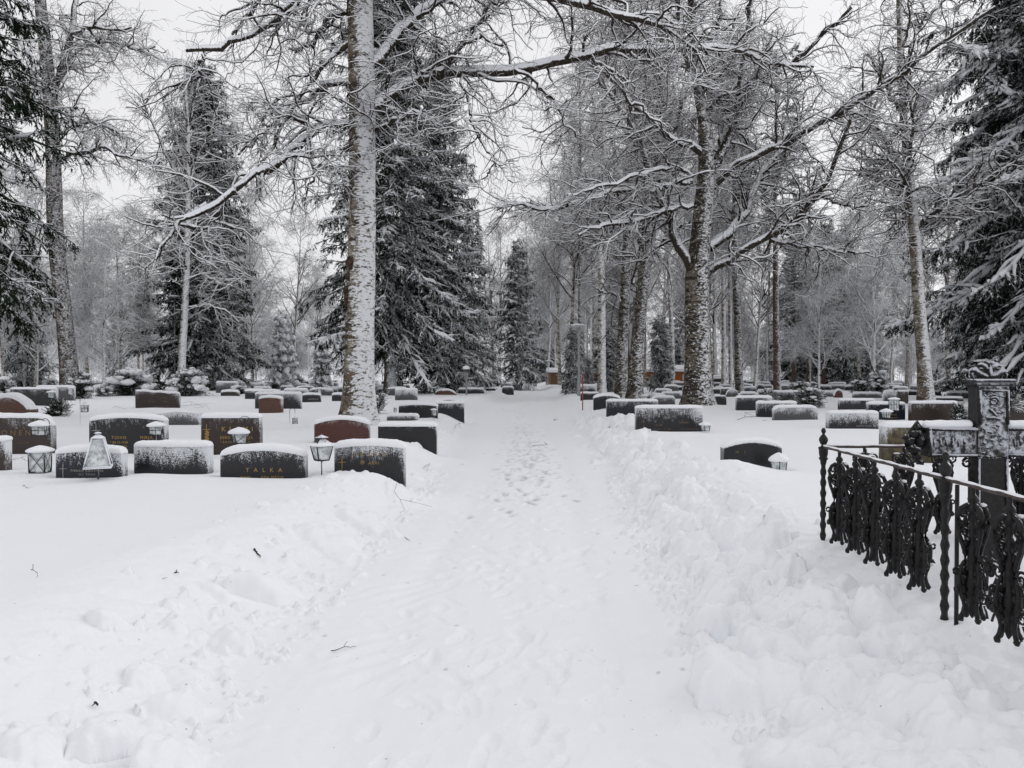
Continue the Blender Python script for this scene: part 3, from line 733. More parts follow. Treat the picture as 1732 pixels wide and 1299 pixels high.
# ---- the big pale birch beside the path
hero_birch("birch_tree", "big pale birch with snow plastered on one side, behind the red headstone", 0,
    [(604,735,58),(605,690,52),(606,640,50),(607,560,48),(609,480,47),(612,400,46),(613,300,44),(614,200,43),(612,100,42),(610,0,40),(608,-120,34),(606,-260,25),(604,-420,14),(600,-560,5)], 18.5,
    [([(628,185,20),(645,158,18),(662,148,17),(690,137,16),(740,130,16),(800,121,15),(870,118,14),(960,103,13),(1010,92,12),(1060,85,11),(1100,74,11),(1180,80,9),(1240,84,8),(1300,98,6),(1370,118,5)], .25),
     ([(624,110,20),(640,100,18),(662,72,17),(684,46,16),(710,20,15),(735,0,14),(790,-50,11),(860,-120,7)], .5),
     ([(598,206,9),(560,208,9),(538,216,10),(510,240,11),(480,262,11),(455,285,11),(430,298,10),(390,320,10),(355,345,9),(328,362,9),(317,370,8),(300,385,7),(280,400,5),(262,440,3)], -.35),
     ([(350,346,7),(325,366,8),(318,385,7),(330,388,5),(352,392,4)], -.35),
     ([(596,141,9),(570,140,9),(545,150,9),(515,170,8),(490,185,7),(460,215,6),(430,245,5),(400,262,3)], .2),
     ([(594,72,9),(575,84,9),(555,96,8),(530,125,6),(505,160,6),(480,215,6),(460,250,5),(440,270,3)], -.1),
     ([(596,18,8),(570,20,8),(552,34,8),(540,55,7),(528,75,5),(500,90,4)], .3),
     ([(596,-30,10),(560,-10,9),(520,-4,9),(500,2,9),(470,28,9),(452,45,8),(430,60,8),(400,72,9),(375,82,9),(345,84,8),(312,81,6)], -.2),
     ([(345,84,5),(340,112,5),(333,130,5),(315,140,4),(300,145,3)], -.2),
     ([(604,-90,12),(560,-70,11),(500,-45,10),(450,-15,9),(420,20,7),(395,60,4)], .3),
     ([(616,-70,14),(680,-60,12),(760,-50,11),(840,-22,10),(905,-2,10),(960,8,11),(1010,12,11),(1050,18,10),(1080,32,9),(1110,40,8),(1140,52,7),(1180,90,5),(1200,120,3)], -.15),
     ([(740,131,7),(765,100,7),(785,75,6),(820,20,6),(842,0,5),(870,-30,3)], .1),
     ([(700,136,7),(730,120,7),(750,115,7),(762,95,5),(790,70,5),(810,60,4),(850,80,3)], -.3),
     ([(870,118,5),(905,140,5),(935,165,5),(950,200,4),(975,235,3)], .2),
     ([(780,122,5),(790,170,5),(798,210,5),(815,240,4),(840,280,3)], -.3),
     ([(1000,94,6),(1035,120,6),(1060,160,5),(1090,190,4),(1120,215,3)], .2),
     ([(600,150,6),(575,190,5),(560,240,4),(530,300,3)], -.6),
     ([(622,240,6),(650,210,6),(680,200,5),(720,190,4)], -.6)],
    3, (M_TRUNK_MAIN,), n1x=8, n2=320, n3=2600, n4=7000, wig=.26, zlow=.6, limb_snow=1.15, L2=(.6, 2.2), bump=.085, flare=.5)

def knots():
    root = bpy.data.objects["birch_tree"]; org = np.array(root.location); rr = np.random.RandomState(6)
    for (px, py, wx, hz) in [(601, 448, 9, 13), (598, 470, 8, 8), (594, 505, 9, 18), (604, 296, 6, 6), (610, 270, 4, 5), (598, 570, 12, 4), (600, 588, 14, 5), (596, 560, 10, 3), (600, 322, 10, 3)]:
        p = at(px, py, 18.5); r = (23 if py > 400 else 21) / F * 18.5; dx = p[0] - at(609, py, 18.5)[0]
        p[1] -= math.sqrt(max(.01, r * r - dx * dx)) * 1.0; m = MB(); m.blob((0, 0, 0), (wx / F * 18.5, .022, hz / F * 18.5), int(px + py), .3, 12, 8)
        link("knot", m.mesh("knot", M_KNOT), root, tuple(p - org))
M_KNOT = new_mat("knot_bark"); _b = N(M_KNOT); _v = obj_vec(_b)
_b.out(_b.bsdf(_b.mixc(_b.step(_b.noise(_v, 12, 4), .42, .58), (.075, .05, .038), (.028, .022, .018)), .9, .1))
knots()

# ---- the stout old birch on the fence side
hero_birch("birch_tree", "stout old rough-barked birch with a wide flared foot and spreading limbs", 0,
    [(1181,690,52),(1181,660,46),(1182,600,41),(1180,540,40),(1181,460,40),(1186,400,33),(1190,340,31),(1195,290,28),(1193,250,24),(1190,200,20),(1178,140,16),(1172,60,14),(1168,-40,12),(1160,-200,5)], 29,
    [([(1172,462,18),(1158,435,16),(1146,410,15),(1135,370,14),(1122,345,13),(1108,320,12),(1098,285,10),(1088,250,9),(1065,205,8),(1040,170,7),(1012,132,6),(995,100,4)], .3),
     ([(1198,462,10),(1214,455,10),(1240,440,10),(1262,416,9),(1300,400,9),(1330,385,9),(1352,368,9),(1372,345,8),(1395,310,7),(1420,260,7),(1440,200,5)], -.25),
     ([(1200,420,14),(1222,405,14),(1245,385,13),(1262,355,12),(1278,320,11),(1300,280,8),(1330,240,6),(1370,180,4)], .4),
     ([(1196,300,18),(1212,275,16),(1230,245,14),(1243,210,12),(1250,170,11),(1258,120,10),(1262,60,9),(1272,0,8),(1290,-80,5)], .1),
     ([(1206,318,10),(1220,300,10),(1238,285,10),(1262,272,10),(1310,250,10),(1365,222,9),(1410,200,9),(1460,170,8),(1500,143,7),(1560,100,6),(1620,52,5),(1680,10,4)], -.3),
     ([(1190,262,12),(1172,256,11),(1150,240,10),(1120,225,9),(1085,190,8),(1050,155,7),(1020,120,6),(985,95,5)], -.35),
     ([(1172,348,7),(1140,352,7),(1100,365,7),(1060,375,7),(1020,382,6),(975,398,3)], -.4),
     ([(1078,320,6),(1040,322,6),(987,338,6),(950,350,6),(926,355,6),(895,352,5),(865,345,4),(840,352,3)], -.3),
     ([(1172,308,8),(1145,310,7),(1100,322,6),(1078,320,6)], -.3),
     ([(1212,276,8),(1218,240,8),(1226,205,7),(1222,175,6),(1208,160,5),(1180,150,4)], .5),
     ([(1250,170,8),(1262,165,8),(1290,130,8),(1320,115,7),(1360,90,6),(1400,50,5),(1440,20,4)], -.4),
     ([(1380,336,5),(1410,340,5),(1440,350,4),(1470,345,3)], -.3),
     ([(1290,402,6),(1330,410,6),(1370,420,6),(1410,424,6),(1440,425,5),(1465,428,4)], .3),
     ([(1172,300,6),(1150,285,6),(1110,288,6),(1070,300,5),(1010,320,4),(960,330,3)], -.5),
     ([(1178,140,8),(1160,100,8),(1150,60,7),(1145,0,6),(1140,-60,4)], -.2),
     ([(1195,90,8),(1215,40,8),(1225,-20,6)], .2)],
    5, (M_TRUNK_DARK,), n1x=10, n2=440, n3=3800, n4=10000, wig=.22, zlow=.55, L2=(.9, 3.0), twig=.0045, bump=.10, limb_snow=1.3)

# ---- birches in the row behind it
hero_birch("birch_tree", "forked birch with a snow line down its side, just behind the row of low stones", 0,
    [(1073,677,28),(1076,620,24),(1082,540,22),(1088,480,21),(1096,420,20),(1102,380,18),(1108,330,14),(1115,260,12),(1120,160,10),(1120,40,8),(1118,-60,5)], 38,
    [([(1070,480,7),(1080,455,8),(1085,420,8),(1090,380,8),(1094,330,7),(1096,280,6),(1094,200,5),(1090,100,4)], .1),
     ([(1103,385,9),(1112,360,9),(1130,320,8),(1150,270,7),(1175,200,6)], .2),
     ([(1108,330,8),(1118,290,8),(1140,240,7),(1150,180,5)], -.2),
     ([(1104,430,5),(1122,412,5),(1150,385,5),(1168,376,4)], -.2)],
    7, (M_TRUNK_DARK,), n1x=22, n2=300, n3=2000, n4=4000, wig=.2, zlow=.4, L2=(1.2, 3.6), twig=.006, k=12, wind=1.1)
hero_birch("birch_tree", "slim mossy birch close beside the forked one", 0,
    [(1050,668,24),(1051,620,20),(1055,540,18),(1058,480,17),(1061,430,16),(1062,380,14),(1063,300,12),(1066,200,10),(1065,80,8),(1062,-60,5)], 41,
    [([(1052,422,6),(1042,405,7),(1030,395,7),(1018,380,6),(1008,350,4)], .1),
     ([(1050,500,4),(1035,498,4),(1018,494,4),(1003,485,3)], .1),
     ([(1060,400,5),(1064,360,6),(1070,300,6),(1078,240,5),(1082,180,4)], .2)],
    8, (M_TRUNK_DARK,), n1x=24, n2=280, n3=1900, n4=3600, wig=.2, zlow=.4, L2=(1.2, 3.4), twig=.006, k=12, wind=1.1)
hero_birch("birch_tree", "slender birch by the path beside the dark thuja", 0,
    [(1018,655,15),(1018,600,14),(1018,540,13),(1018,480,12),(1014,420,10),(1016,360,9),(1022,280,8),(1020,160,7),(1018,0,5),(1018,-100,3)], 50,
    [([(1018,430,5),(1026,400,5),(1040,370,4),(1055,330,3)], .1), ([(1014,425,5),(1005,400,5),(990,370,4)], .1)],
    9, (M_TRUNK_BIRCH,), n1x=26, n2=300, n3=2000, n4=3800, wig=.18, zlow=.3, L2=(1.2, 3.6), twig=.007, k=10)
hero_birch("birch_tree", "leaning white birch with snow down one side, by the snow laden spruce", 0,
    [(1567,670,26),(1563,620,22),(1558,560,20),(1553,500,19),(1550,440,18),(1545,380,17),(1540,330,16),(1534,260,14),(1528,190,12),(1524,100,11),(1521,0,9),(1518,-120,5)], 32,
    [([(1547,395,7),(1565,372,7),(1590,352,7),(1620,335,6),(1650,315,6),(1690,290,5),(1740,265,4)], -.3),
     ([(1545,355,5),(1530,362,5),(1515,380,4),(1500,410,3)], -.2),
     ([(1528,195,7),(1510,170,6),(1490,130,6),(1470,90,4)], .2),
     ([(1524,120,6),(1540,80,6),(1560,40,5),(1600,0,4)], .2),
     ([(1538,300,6),(1515,265,6),(1490,235,6),(1470,200,5),(1455,165,4)], .1),
     ([(1536,290,5),(1510,284,5),(1480,290,4),(1450,300,3)], -.2),
     ([(1640,350,4),(1620,358,4),(1600,362,3)], -.2)],
    10, (M_TRUNK_MAIN,), n1x=20, n2=260, n3=2100, n4=5000, wig=.24, zlow=.38, L2=(1.0, 3.0), twig=.005, k=12, wind=1.15)
hero_birch("birch_tree", "tall dark birch leaning over the round snowy bushes", 0,
    [(121,660,33),(115,610,28),(110,560,26),(104,500,25),(97,440,25),(93,380,25),(92,320,24),(90,250,23),(86,180,22),(80,110,20),(72,40,19),(66,-20,17),(58,-120,12),(50,-240,6)], 42,
    [([(92,150,11),(102,125,11),(112,90,11),(121,50,10),(128,20,9),(136,-20,8),(142,-80,5)], .2),
     ([(90,150,8),(104,110,8),(116,75,8),(125,55,7),(150,45,6),(180,50,5),(220,48,3)], -.2),
     ([(104,228,9),(116,215,8),(135,210,7),(158,206,6),(180,215,5),(215,232,4)], .2),
     ([(102,275,8),(115,262,8),(140,258,7),(162,255,7),(172,246,6),(200,262,5),(240,270,4),(270,285,3)], -.2),
     ([(128,75,5),(150,78,5),(190,70,5),(230,85,4),(260,80,3)], .1),
     ([(88,200,7),(70,180,7),(45,170,6),(20,150,4)], .2)],
    12, (M_TRUNK_BROWN,), n1x=9, n2=240, n3=2200, n4=5000, wig=.24, zlow=.35, L2=(1.2, 3.6), twig=.006, k=14, wind=.8)
hero_birch("birch_tree", "white-stemmed birch with fan of upright twigs before the dark spruce", 0,
    [(307,642,13),(308,600,13),(311,560,12),(314,500,11),(316,440,10),(317,380,9),(318,320,8),(318,250,7),(316,180,5),(312,110,3)], 58,
    [([(317,300,5),(300,240,5),(285,190,4),(262,130,3)], .1), ([(318,320,5),(332,270,5),(350,230,4),(372,190,3)], .1),
     ([(317,260,4),(322,200,4),(335,140,4),(345,90,3)], .1), ([(316,350,4),(290,280,4),(262,220,4),(240,160,3)], -.1),
     ([(320,520,3),(350,515,3),(380,525,3),(405,545,2)], -.1), ([(318,470,3),(345,465,3),(370,478,3),(392,485,2)], -.1)],
    13, (M_TRUNK_BIRCH,), n1x=24, n2=260, n3=1500, n4=3000, wig=.14, zlow=.3, L2=(1.4, 4.0), twig=.008, k=10, weep=.03, autolimb=(15, 45))
for (tr, d, sd, lab, m_) in [
    ([(1251,648,14),(1249,600,12),(1247,540,12),(1244,470,11),(1243,400,10),(1243,320,8),(1242,200,6),(1240,40,4)], 52, 21, "thin dark stemmed birch standing behind the low rounded stones", M_TRUNK_DARK),
    ([(1224,640,8),(1224,560,7),(1223,480,7),(1222,400,6),(1221,250,5),(1220,100,3)], 70, 22, "thin far birch seen just beside the stout old one", M_TRUNK_BIRCH),
    ([(1236,642,7),(1235,560,6),(1234,480,6),(1233,400,5),(1232,250,4),(1230,120,3)], 72, 23, "very thin far birch between two darker stems", M_TRUNK_BIRCH),
    ([(1137,640,9),(1137,580,8),(1134,520,7),(1131,460,7),(1130,380,6),(1130,250,5),(1128,60,3)], 66, 24, "thin birch rising behind the orange cabin", M_TRUNK_BIRCH),
    ([(980,650,6),(980,560,5),(981,470,5),(982,380,5),(982,250,4),(980,80,3)], 70, 25, "thin dark birch behind the street lamp", M_TRUNK_DARK)]:
    hero_birch("birch_tree", lab, 0, tr, d, [], sd, (m_,), n1x=24, n2=260, n3=2000, n4=4500, wig=.16, zlow=.35, L2=(1.4, 3.6), twig=.008, k=9, group=None, limb_snow=1.4)

# ---- spruces
def place_tree(tm, cm, x, y, name, label, group=None, rz=0.0, sc=1.0, cname="crown", cat="tree", zs=None, pads=None):
    z = gz(x, y); r = empty(name, (x, y, z - .05), rz, label, cat, group)
    link("trunk", tm, r); link(cname, cm, r)
    if pads is not None: o = link("snow_pads", pads, r); o["kind"] = "stuff"
    r.scale = (sc, sc, sc if zs is None else zs); return r
def xat(px, d): return (px - 866.0) / F * d

spA = spruce_mesh(101, 33, 6.0, .38, curve=.6, z0=4.2, nbr=270, dens=7, el0=32, spike=.15, sdens=15, droop=.42, hang=.75, pads=1700, padr=0.06)
place_tree(spA[0], spA[1], xat(657, 50), 50, "spruce_tree", "tallest dark spruce with a bare foot, straight behind the big pale birch", pads=spA[2])
spB = spruce_mesh(102, 24, 4.3, .30, z0=.9, nbr=220, dens=7, el0=30, spike=.15, sdens=15, droop=.50, hang=.8, pads=1700, padr=0.06)
place_tree(spB[0], spB[1], xat(742, 53), 53, "spruce_tree", "dark spruce crowding against the tallest spruce on the path side", pads=spB[2])
spC = spruce_mesh(103, 15.5, 2.5, .2, z0=.3, nbr=150, dens=6, spike=.17, sdens=12, droop=.35, pads=500, padr=0.06)
place_tree(spC[0], spC[1], xat(800, 64), 64, "spruce_tree", "pointed spruce peeping out behind the big pair towards the path", pads=spC[2])
spD = spruce_mesh(104, 15.5, 3.5, .2, z0=.2, nbr=160, dens=6, spike=.17, sdens=12, droop=.5, hang=.7, mat=M_NEEDLE, pads=600, padr=0.07)
place_tree(spD[0], spD[1], xat(877, 78), 78, "spruce_tree", "lone narrow spruce at the far end of the path", pads=spD[2])
spE = spruce_mesh(105, 26.5, 5.4, .32, z0=1.6, nbr=290, dens=7.5, el0=30, spike=.17, sdens=17, droop=.5, hang=.85, curve=.58, pads=260, padr=0.05)
place_tree(spE[0], spE[1], xat(345, 62), 62, "spruce_tree", "dark ragged spruce behind the white-stemmed birch", pads=spE[2])
spF = spruce_mesh(106, 24, 4.05, .32, el0=34, z0=4.6, nbr=260, dens=7.5, spike=.11, sdens=26, droop=.5, hang=.9, near=True, mat=M_NEEDLE_NEAR, pads=350, padr=0.032)
place_tree(spF[0], spF[1], xat(-118, 21), 21, "spruce_tree", "near dark green spruce whose boughs hang in from the edge", pads=spF[2])
spG = spruce_mesh(107, 36, 8.7, .45, el0=36, z0=3.2, nbr=270, dens=6.5, spike=.16, sdens=14, droop=.75, hang=.8, curve=.45, near=False, mat=M_NEEDLE_LADEN, pads=7000, padr=0.10, padb=.6)
place_tree(spG[0], spG[1], xat(1790, 37), 37, "spruce_tree", "near spruce with thick snow on its boughs, behind the iron cross", pads=spG[2])
place_tree(spC[0], spC[1], xat(1428, 75), 75, "spruce_tree", "dark pointed spruce rising above the wood behind the path-marker side rows", rz=1.0, sc=1.05, pads=spC[2])
place_tree(spB[0], spB[1], xat(1688, 44), 44, "spruce_tree", "dark spruce half hidden behind the near snow laden one", rz=2.0, sc=.9, pads=spB[2])
spS = spruce_mesh(108, 6.7, 1.25, .08, z0=.1, nbr=66, dens=8, spike=.12, sdens=18, droop=.3, mat=M_NEEDLE, pads=900, padr=0.20, padb=.85)
place_tree(spS[0], spS[1], xat(478, 66), 66, "young_spruce", "small cone-shaped young spruce with tiers of snow between two birches", cat="tree", pads=spS[2])
place_tree(spS[0], spS[1], xat(545, 60), 60, "young_spruce", "small wide young spruce under the boughs beside the big pale birch", rz=2, sc=.72, cat="tree", pads=spS[2])
spT = spruce_mesh(109, 4.6, .47, .08, z0=.1, nbr=120, dens=9, spike=.11, sdens=22, droop=.05, curve=.45, mat=M_BUSH)
for (px, d, sc, lab, rz) in [(969, 50, .95, "dark narrow thuja beside the street lamp at the path edge", 0), (1031, 56, .95, "dark thuja between the slender birch and the mossy one", 1), (1118, 54, 1.15, "tall snow-dusted thuja in front of the orange cabin", 2), (996, 54, .55, "low dark rounded thuja behind the slender birch", 3)]:
    place_tree(spT[0], spT[1], xat(px, d), d, "thuja_tree", lab, group="thujas between the birches", rz=rz, sc=sc, cat="thuja", pads=spT[2])
pnA = pine_mesh(201, 19, .2); pnB = pine_mesh(202, 22, .24)
place_tree(pnA[0], pnA[1], xat(1367, 66), 66, "pine_tree", "slim pine with a reddish stem and frosted crown", cname="crown")
place_tree(pnB[0], pnB[1], xat(1316, 50), 50, "pine_tree", "straight thick pine with a dark grey trunk", cname="crown")

# ---- the wood all round, far enough that its trees look alike
bA = birch_mesh(301, 22, .2); bB = birch_mesh(302, 19, .17, frost=True, n3=1600, n4=4200, twig_r=.007); bC = birch_mesh(303, 24, .24, n1=40); bD = birch_mesh(304, 13, .10, frost=True, n1=30, n2=220, n3=1600, n4=4200, crown_from=.08, spread=.42, twig_r=.008)
KINDS_ = {'bA': (bA, "birch_tree", "crown", "bare snow-dusted birch in the wood round the field", "bare birches of the wood"),
          'bB': (bB, "birch_tree", "crown", "frosted pale birch in the wood round the field", "frosted birches of the wood"),
          'bC': (bC, "birch_tree", "crown", "bare snow-dusted birch in the wood round the field", "bare birches of the wood"),
          'bD': (bD, "young_birch", "crown", "low bushy frosted young birch under the taller trees of the wood", "young frosted birches of the wood"),
          'sC': (spC, "spruce_tree", "crown", "dark spruce in the wood round the field", "spruces of the wood"),
          'sD': (spD, "spruce_tree", "crown", "dark spruce in the wood round the field", "spruces of the wood"),
          'pA': (pnA, "pine_tree", "crown", "frosted pine in the wood round the field", "pines of the wood"),
          'pB': (pnB, "pine_tree", "crown", "frosted pine in the wood round the field", "pines of the wood")}
protos = {}
def zone(px):
    for lim, t in ((60, "beyond the near dark spruce"), (200, "beyond the round bushes"), (290, "beside the ragged spruce"), (430, "behind the ragged spruce"), (520, "beyond the young spruce"),
                   (640, "behind the big pale birch"), (760, "behind the tallest spruces"), (860, "beyond the globe lamp"), (950, "beyond the end of the path"), (1020, "behind the street lamp"), (1100, "behind the forked birch"),
                   (1170, "behind the orange cabin"), (1240, "behind the stout old birch"), (1330, "beyond the thick grey pine"), (1410, "beyond the slim reddish pine"), (1500, "behind the dwarf spruces"), (1600, "behind the leaning white birch"), (1700, "behind the iron cross")):
        if px < lim: return t
    return "beyond the snow laden spruce"
rw = random.Random(5)
def wood_tree(kind, x, y, sc):
    ms, nm, cn, lab, grp = KINDS_[kind]; rz = rw.uniform(0, 6.28)
    px = 866 + x / y * F
    lab = lab.split(" in the wood")[0].split(" under")[0] + (", near, " if y < 88 else ", midway, " if y < 115 else ", deep, ") + zone(px)
    if kind not in protos:
        protos[kind] = place_tree(ms[0], ms[1], x, y, nm, lab, group=grp, rz=rz, sc=sc, cname=cn); return
    r = copy_tree(protos[kind], (x, y, gz(x, y) - .05), rz, (sc, sc, sc * rw.uniform(.92, 1.1)), label=lab)
# (px, depth, kind, scale)
for (px, d, kd, sc) in [(912, 126, 'bB', 1.0), (925, 131, 'bB', 1.1), (938, 124, 'bD', 1.4), (900, 128, 'bD', 1.3), (918, 134, 'sD', .9), (930, 140, 'bD', 1.5), (428, 72, 'bB', .85), (492, 76, 'bA', .75), (150, 68, 'bB', .9), (205, 62, 'bD', 1.0), (175, 56, 'bD', .9), (235, 74, 'bB', .8),
                        (8, 50, 'bA', .7), (45, 60, 'sC', .9), (60, 56, 'bD', 1.1), (400, 84, 'bB', .8), (845, 92, 'bA', .9), (835, 84, 'bC', .65), (925, 95, 'bB', 1.05),
                        (948, 88, 'bB', 1.1), (905, 100, 'bA', 1.0), (960, 76, 'bA', 1.1), (1000, 80, 'bB', 1.1), (1045, 78, 'bB', 1.2), (1090, 74, 'bA', 1.1), (1160, 70, 'bB', 1.0),
                        (1205, 62, 'bB', .95), (1275, 60, 'bA', .62), (1340, 70, 'pB', .72), (1392, 74, 'pA', .8), (1385, 60, 'bD', .9), (1455, 64, 'bB', .72), (1480, 58, 'bD', 1.1),
                        (1505, 70, 'bB', .8), (1300, 78, 'pA', .9), (1345, 84, 'sD', 1.1), (1395, 82, 'sD', 1.15), (1470, 80, 'sC', .9), (1605, 62, 'bB', 1.0), (1660, 70, 'bA', 1.0), (1715, 60, 'bB', 1.0), (1535, 66, 'bC', .6)]:
    wood_tree(kd, xat(px, d), d, sc)
placed = []
n_ = 0
while n_ < 185:
    px = rw.uniform(-420, 2300); d = rw.uniform(80, 150) if px > 940 else rw.uniform(88, 160)
    if 1480 < px and rw.random() < .3: d = rw.uniform(66, 90)
    if 560 < px < 830 and rw.random() < .7: continue
    if 875 < px < 925 and d < 122: continue
    x = xat(px, d)
    if abs(x - (.0185 * d)) < 4 and d < 122: continue
    if any((x - a)**2 + (d - b)**2 < 9 for a, b in placed): continue
    placed.append((x, d)); n_ += 1
    q = rw.random()
    if px > 900: kd = 'bA' if q < .18 else 'bC' if q < .30 else 'bB' if q < .60 else 'bD' if q < .74 else 'pA' if q < .82 else 'pB' if q < .88 else 'sD' if q < .95 else 'sC'
    else: kd = 'bB' if q < .45 else 'bD' if q < .7 else 'bA' if q < .85 else 'sC'
    sc = rw.uniform(.9, 1.2) if px > 1800 else rw.uniform(.52, .8) if px > 1230 else rw.uniform(.75, 1.1) if px > 920 else rw.uniform(.62, .85)
    wood_tree(kd, x, d, sc)

def thicket():
    rr = np.random.RandomState(77); w = Wood()
    n = 1500
    px = rr.uniform(-350, 2100, n); d = rr.uniform(98, 150, n)
    x = (px - 866) / F * d; ok = (np.abs(x - .0185 * d - .5) > 5.5) | (d > 122)
    x, d = x[ok], d[ok]; n = len(x)
    st = np.stack([x, d, np.full(n, FIELD - .2)], 1)
    dirs = rr.randn(n, 3) * .12; dirs[:, 2] = 1
    P1, R1 = grow(st, dirs, rr.uniform(3, 10, n), np.full(n, .045), np.full(n, .015), 6, .07, .02, rr)
    w.tubes(P1, R1, 3, snow=.02, wind=.6)
    s, dd, r, t, _ = spawn(P1, R1, n * 12, rr, (30, 70), .08, 1)
    P2, R2 = grow(s, dd, rr.uniform(.8, 2.6, n * 12), np.full(n * 12, .015), np.full(n * 12, .01), 5, .15, .02, rr)
    w.tubes(P2, R2, 3, snow=.02, wind=.3)
    s, dd, r, t, _ = spawn(P2, R2, n * 55, rr, (30, 70), .05, 1)
    P3, R3 = grow(s, dd, rr.uniform(.3, 1.2, n * 55), np.full(n * 55, .012), np.full(n * 55, .008), 3, .15, -.03, rr)
    w.tubes(P3, R3, 3, snow=.02, wind=.3)
    tag(link("undergrowth", w.mesh("undergrowth", M_TWIG_FROST, smooth=False)), "frosted scrub and saplings massed under the far wood", kind="stuff")
thicket()
# ================================================================ headstones
def m_stone(name, c1, c2, rough=.35, sc=90):
    """polished or split stone; driven snow clings to the faces (object properties: sh height, sw width, fr how much)"""
    m = new_mat(name); b = N(m); v = obj_vec(b)
    c = b.mixc(b.step(b.noise(v, sc, 2, .6), .42, .62), c1, c2)
    xyz = b.n("ShaderNodeSeparateXYZ", {0: v})
    A = lambda n_: b.n("ShaderNodeAttribute", attribute_name=n_, attribute_type='OBJECT').outputs['Fac']
    fr, sh, sw, sv = A("fr"), A("sh"), A("sw"), A("sv")
    ver = b.math('DIVIDE', xyz.outputs['Z'], sh)
    hor = b.math('DIVIDE', xyz.outputs['X'], sw)                         # -0.5 .. 0.5
    off = b.n("ShaderNodeCombineXYZ", {0: sv, 1: sv, 2: sv}).outputs[0]
    vv = b.n("ShaderNodeVectorMath", {0: v, 1: off}, operation='ADD').outputs[0]
    n1 = b.noise(vv, 85, 4, .7); n2 = b.noise(vv, 3.2, 3)
    n3 = b.noise(b.scaled(vv, (1, 1, .35)), 26, 3)
    nrm = b.n("ShaderNodeNewGeometry").outputs['Normal']
    ns = b.n("ShaderNodeSeparateXYZ", {0: nrm})
    side = b.step(b.math('ABSOLUTE', ns.outputs['X']), .5, .8)
    up = b.step(ns.outputs['Z'], .4, .8)
    fg = b.step(b.math('ABSOLUTE', ns.outputs['Y']), .4, .7)
    k = b.math('MULTIPLY', b.math('SUBTRACT', ver, .95), 1.25)
    k = b.math('ADD', k, b.math('MULTIPLY', b.step(hor, .28, .52), .45))
    k = b.math('ADD', k, b.math('MULTIPLY', b.step(hor, -.42, -.52), .15))
    k = b.math('ADD', k, b.math('ADD', fr, .13))
    k = b.math('ADD', k, b.math('MULTIPLY', b.math('SUBTRACT', b.step(n1, .36, .64), .5), .75))
    k = b.math('ADD', k, b.math('MULTIPLY', b.math('SUBTRACT', b.step(n2, .3, .7), .5), .40))
    k = b.math('ADD', k, b.math('MULTIPLY', b.math('SUBTRACT', b.step(n3, .36, .64), .5), .25))
    k = b.math('ADD', k, b.math('MULTIPLY', side, .35))
    k = b.math('ADD', k, up)
    mask = b.math('MULTIPLY', b.step(k, -.05, .42), .88)
    col = b.mixc(mask, c, (.80, .82, .86))
    r = b.math('ADD', b.math('MULTIPLY', mask, .4), rough, clamp=True)
    p = b.n("ShaderNodeBsdfPrincipled", {'Base Color': col, 'Roughness': r, 'Specular IOR Level': .4, 'Normal': b.bump(mask, .35, .006)})
    b.out(p.outputs[0]); return m
ST = {'k': m_stone("black_granite", (.022, .022, .026), (.012, .012, .015), .28),
      'b': m_stone("dark_brown_granite", (.050, .034, .027), (.022, .017, .015), .3),
      'r': m_stone("red_granite", (.105, .040, .032), (.06, .022, .018), .32),
      'o': m_stone("brown_granite", (.115, .058, .040), (.085, .042, .030), .6, 30),
      'g': m_stone("grey_granite", (.10, .10, .105), (.05, .05, .055), .5, 60),
      'n': m_stone("blue_black_granite", (.020, .023, .036), (.012, .013, .02), .25),
      'm': m_stone("mossy_stone", (.10, .085, .045), (.055, .045, .028), .8, 14)}
def plain(name, c, rough=.5, spec=.3, metal=0.0, bump=None):
    m = new_mat(name); b = N(m); v = obj_vec(b)
    nrm = b.bump(b.noise(v, bump[0], 4), bump[1], bump[2]) if bump else None
    cc = b.mixc(b.noise(v, 7, 3), tuple(x * .85 for x in c), tuple(min(1, x * 1.12) for x in c))
    b.out(b.bsdf(cc, rough, spec, nrm, Metallic=metal)); return m
M_GOLD = plain("gilded_letters", (.40, .26, .08), .45, .5, .35)
M_GOLD_DIM = plain("dull_bronze_letters", (.20, .13, .08), .5, .4, .2)
M_SILVER = plain("pale_letters", (.34, .33, .32), .5)
M_SNOWCAP = m_snow("cap_snow", ((7, .3, .02), (120, .35, .003)))

def stone_profile(kind, w, h):
    """outline of the top from left to right (x, z)"""
    n = 25; x = np.linspace(-w / 2, w / 2, n); u = x / (w / 2)
    if kind == 'rect': z = np.full(n, h)
    elif kind == 'soft': z = h - .22 * h * np.abs(u) ** 9
    elif kind == 'arch': z = h - .20 * h * u ** 2
    elif kind == 'low': z = h - .09 * h * u ** 2
    elif kind == 'dome': z = h * (.25 + .75 * np.sqrt(np.clip(1 - u**2, 0, 1)))
    elif kind == 'boulder': z = h * (.2 + .8 * np.clip(1 - np.abs(u + .1) ** 2.4, 0, 1) ** .7) + .03 * h * np.sin(u * 7)
    elif kind == 'slantl': z = h * (1 - .16 * (1 + u) / 2) + .01 * np.sin(u * 9)
    elif kind == 'slantr': z = h * (1 - .16 * (1 - u) / 2)
    elif kind == 'wave': z = h * (.93 + .07 * np.cos(u * 3.0 - .6))
    return x, z
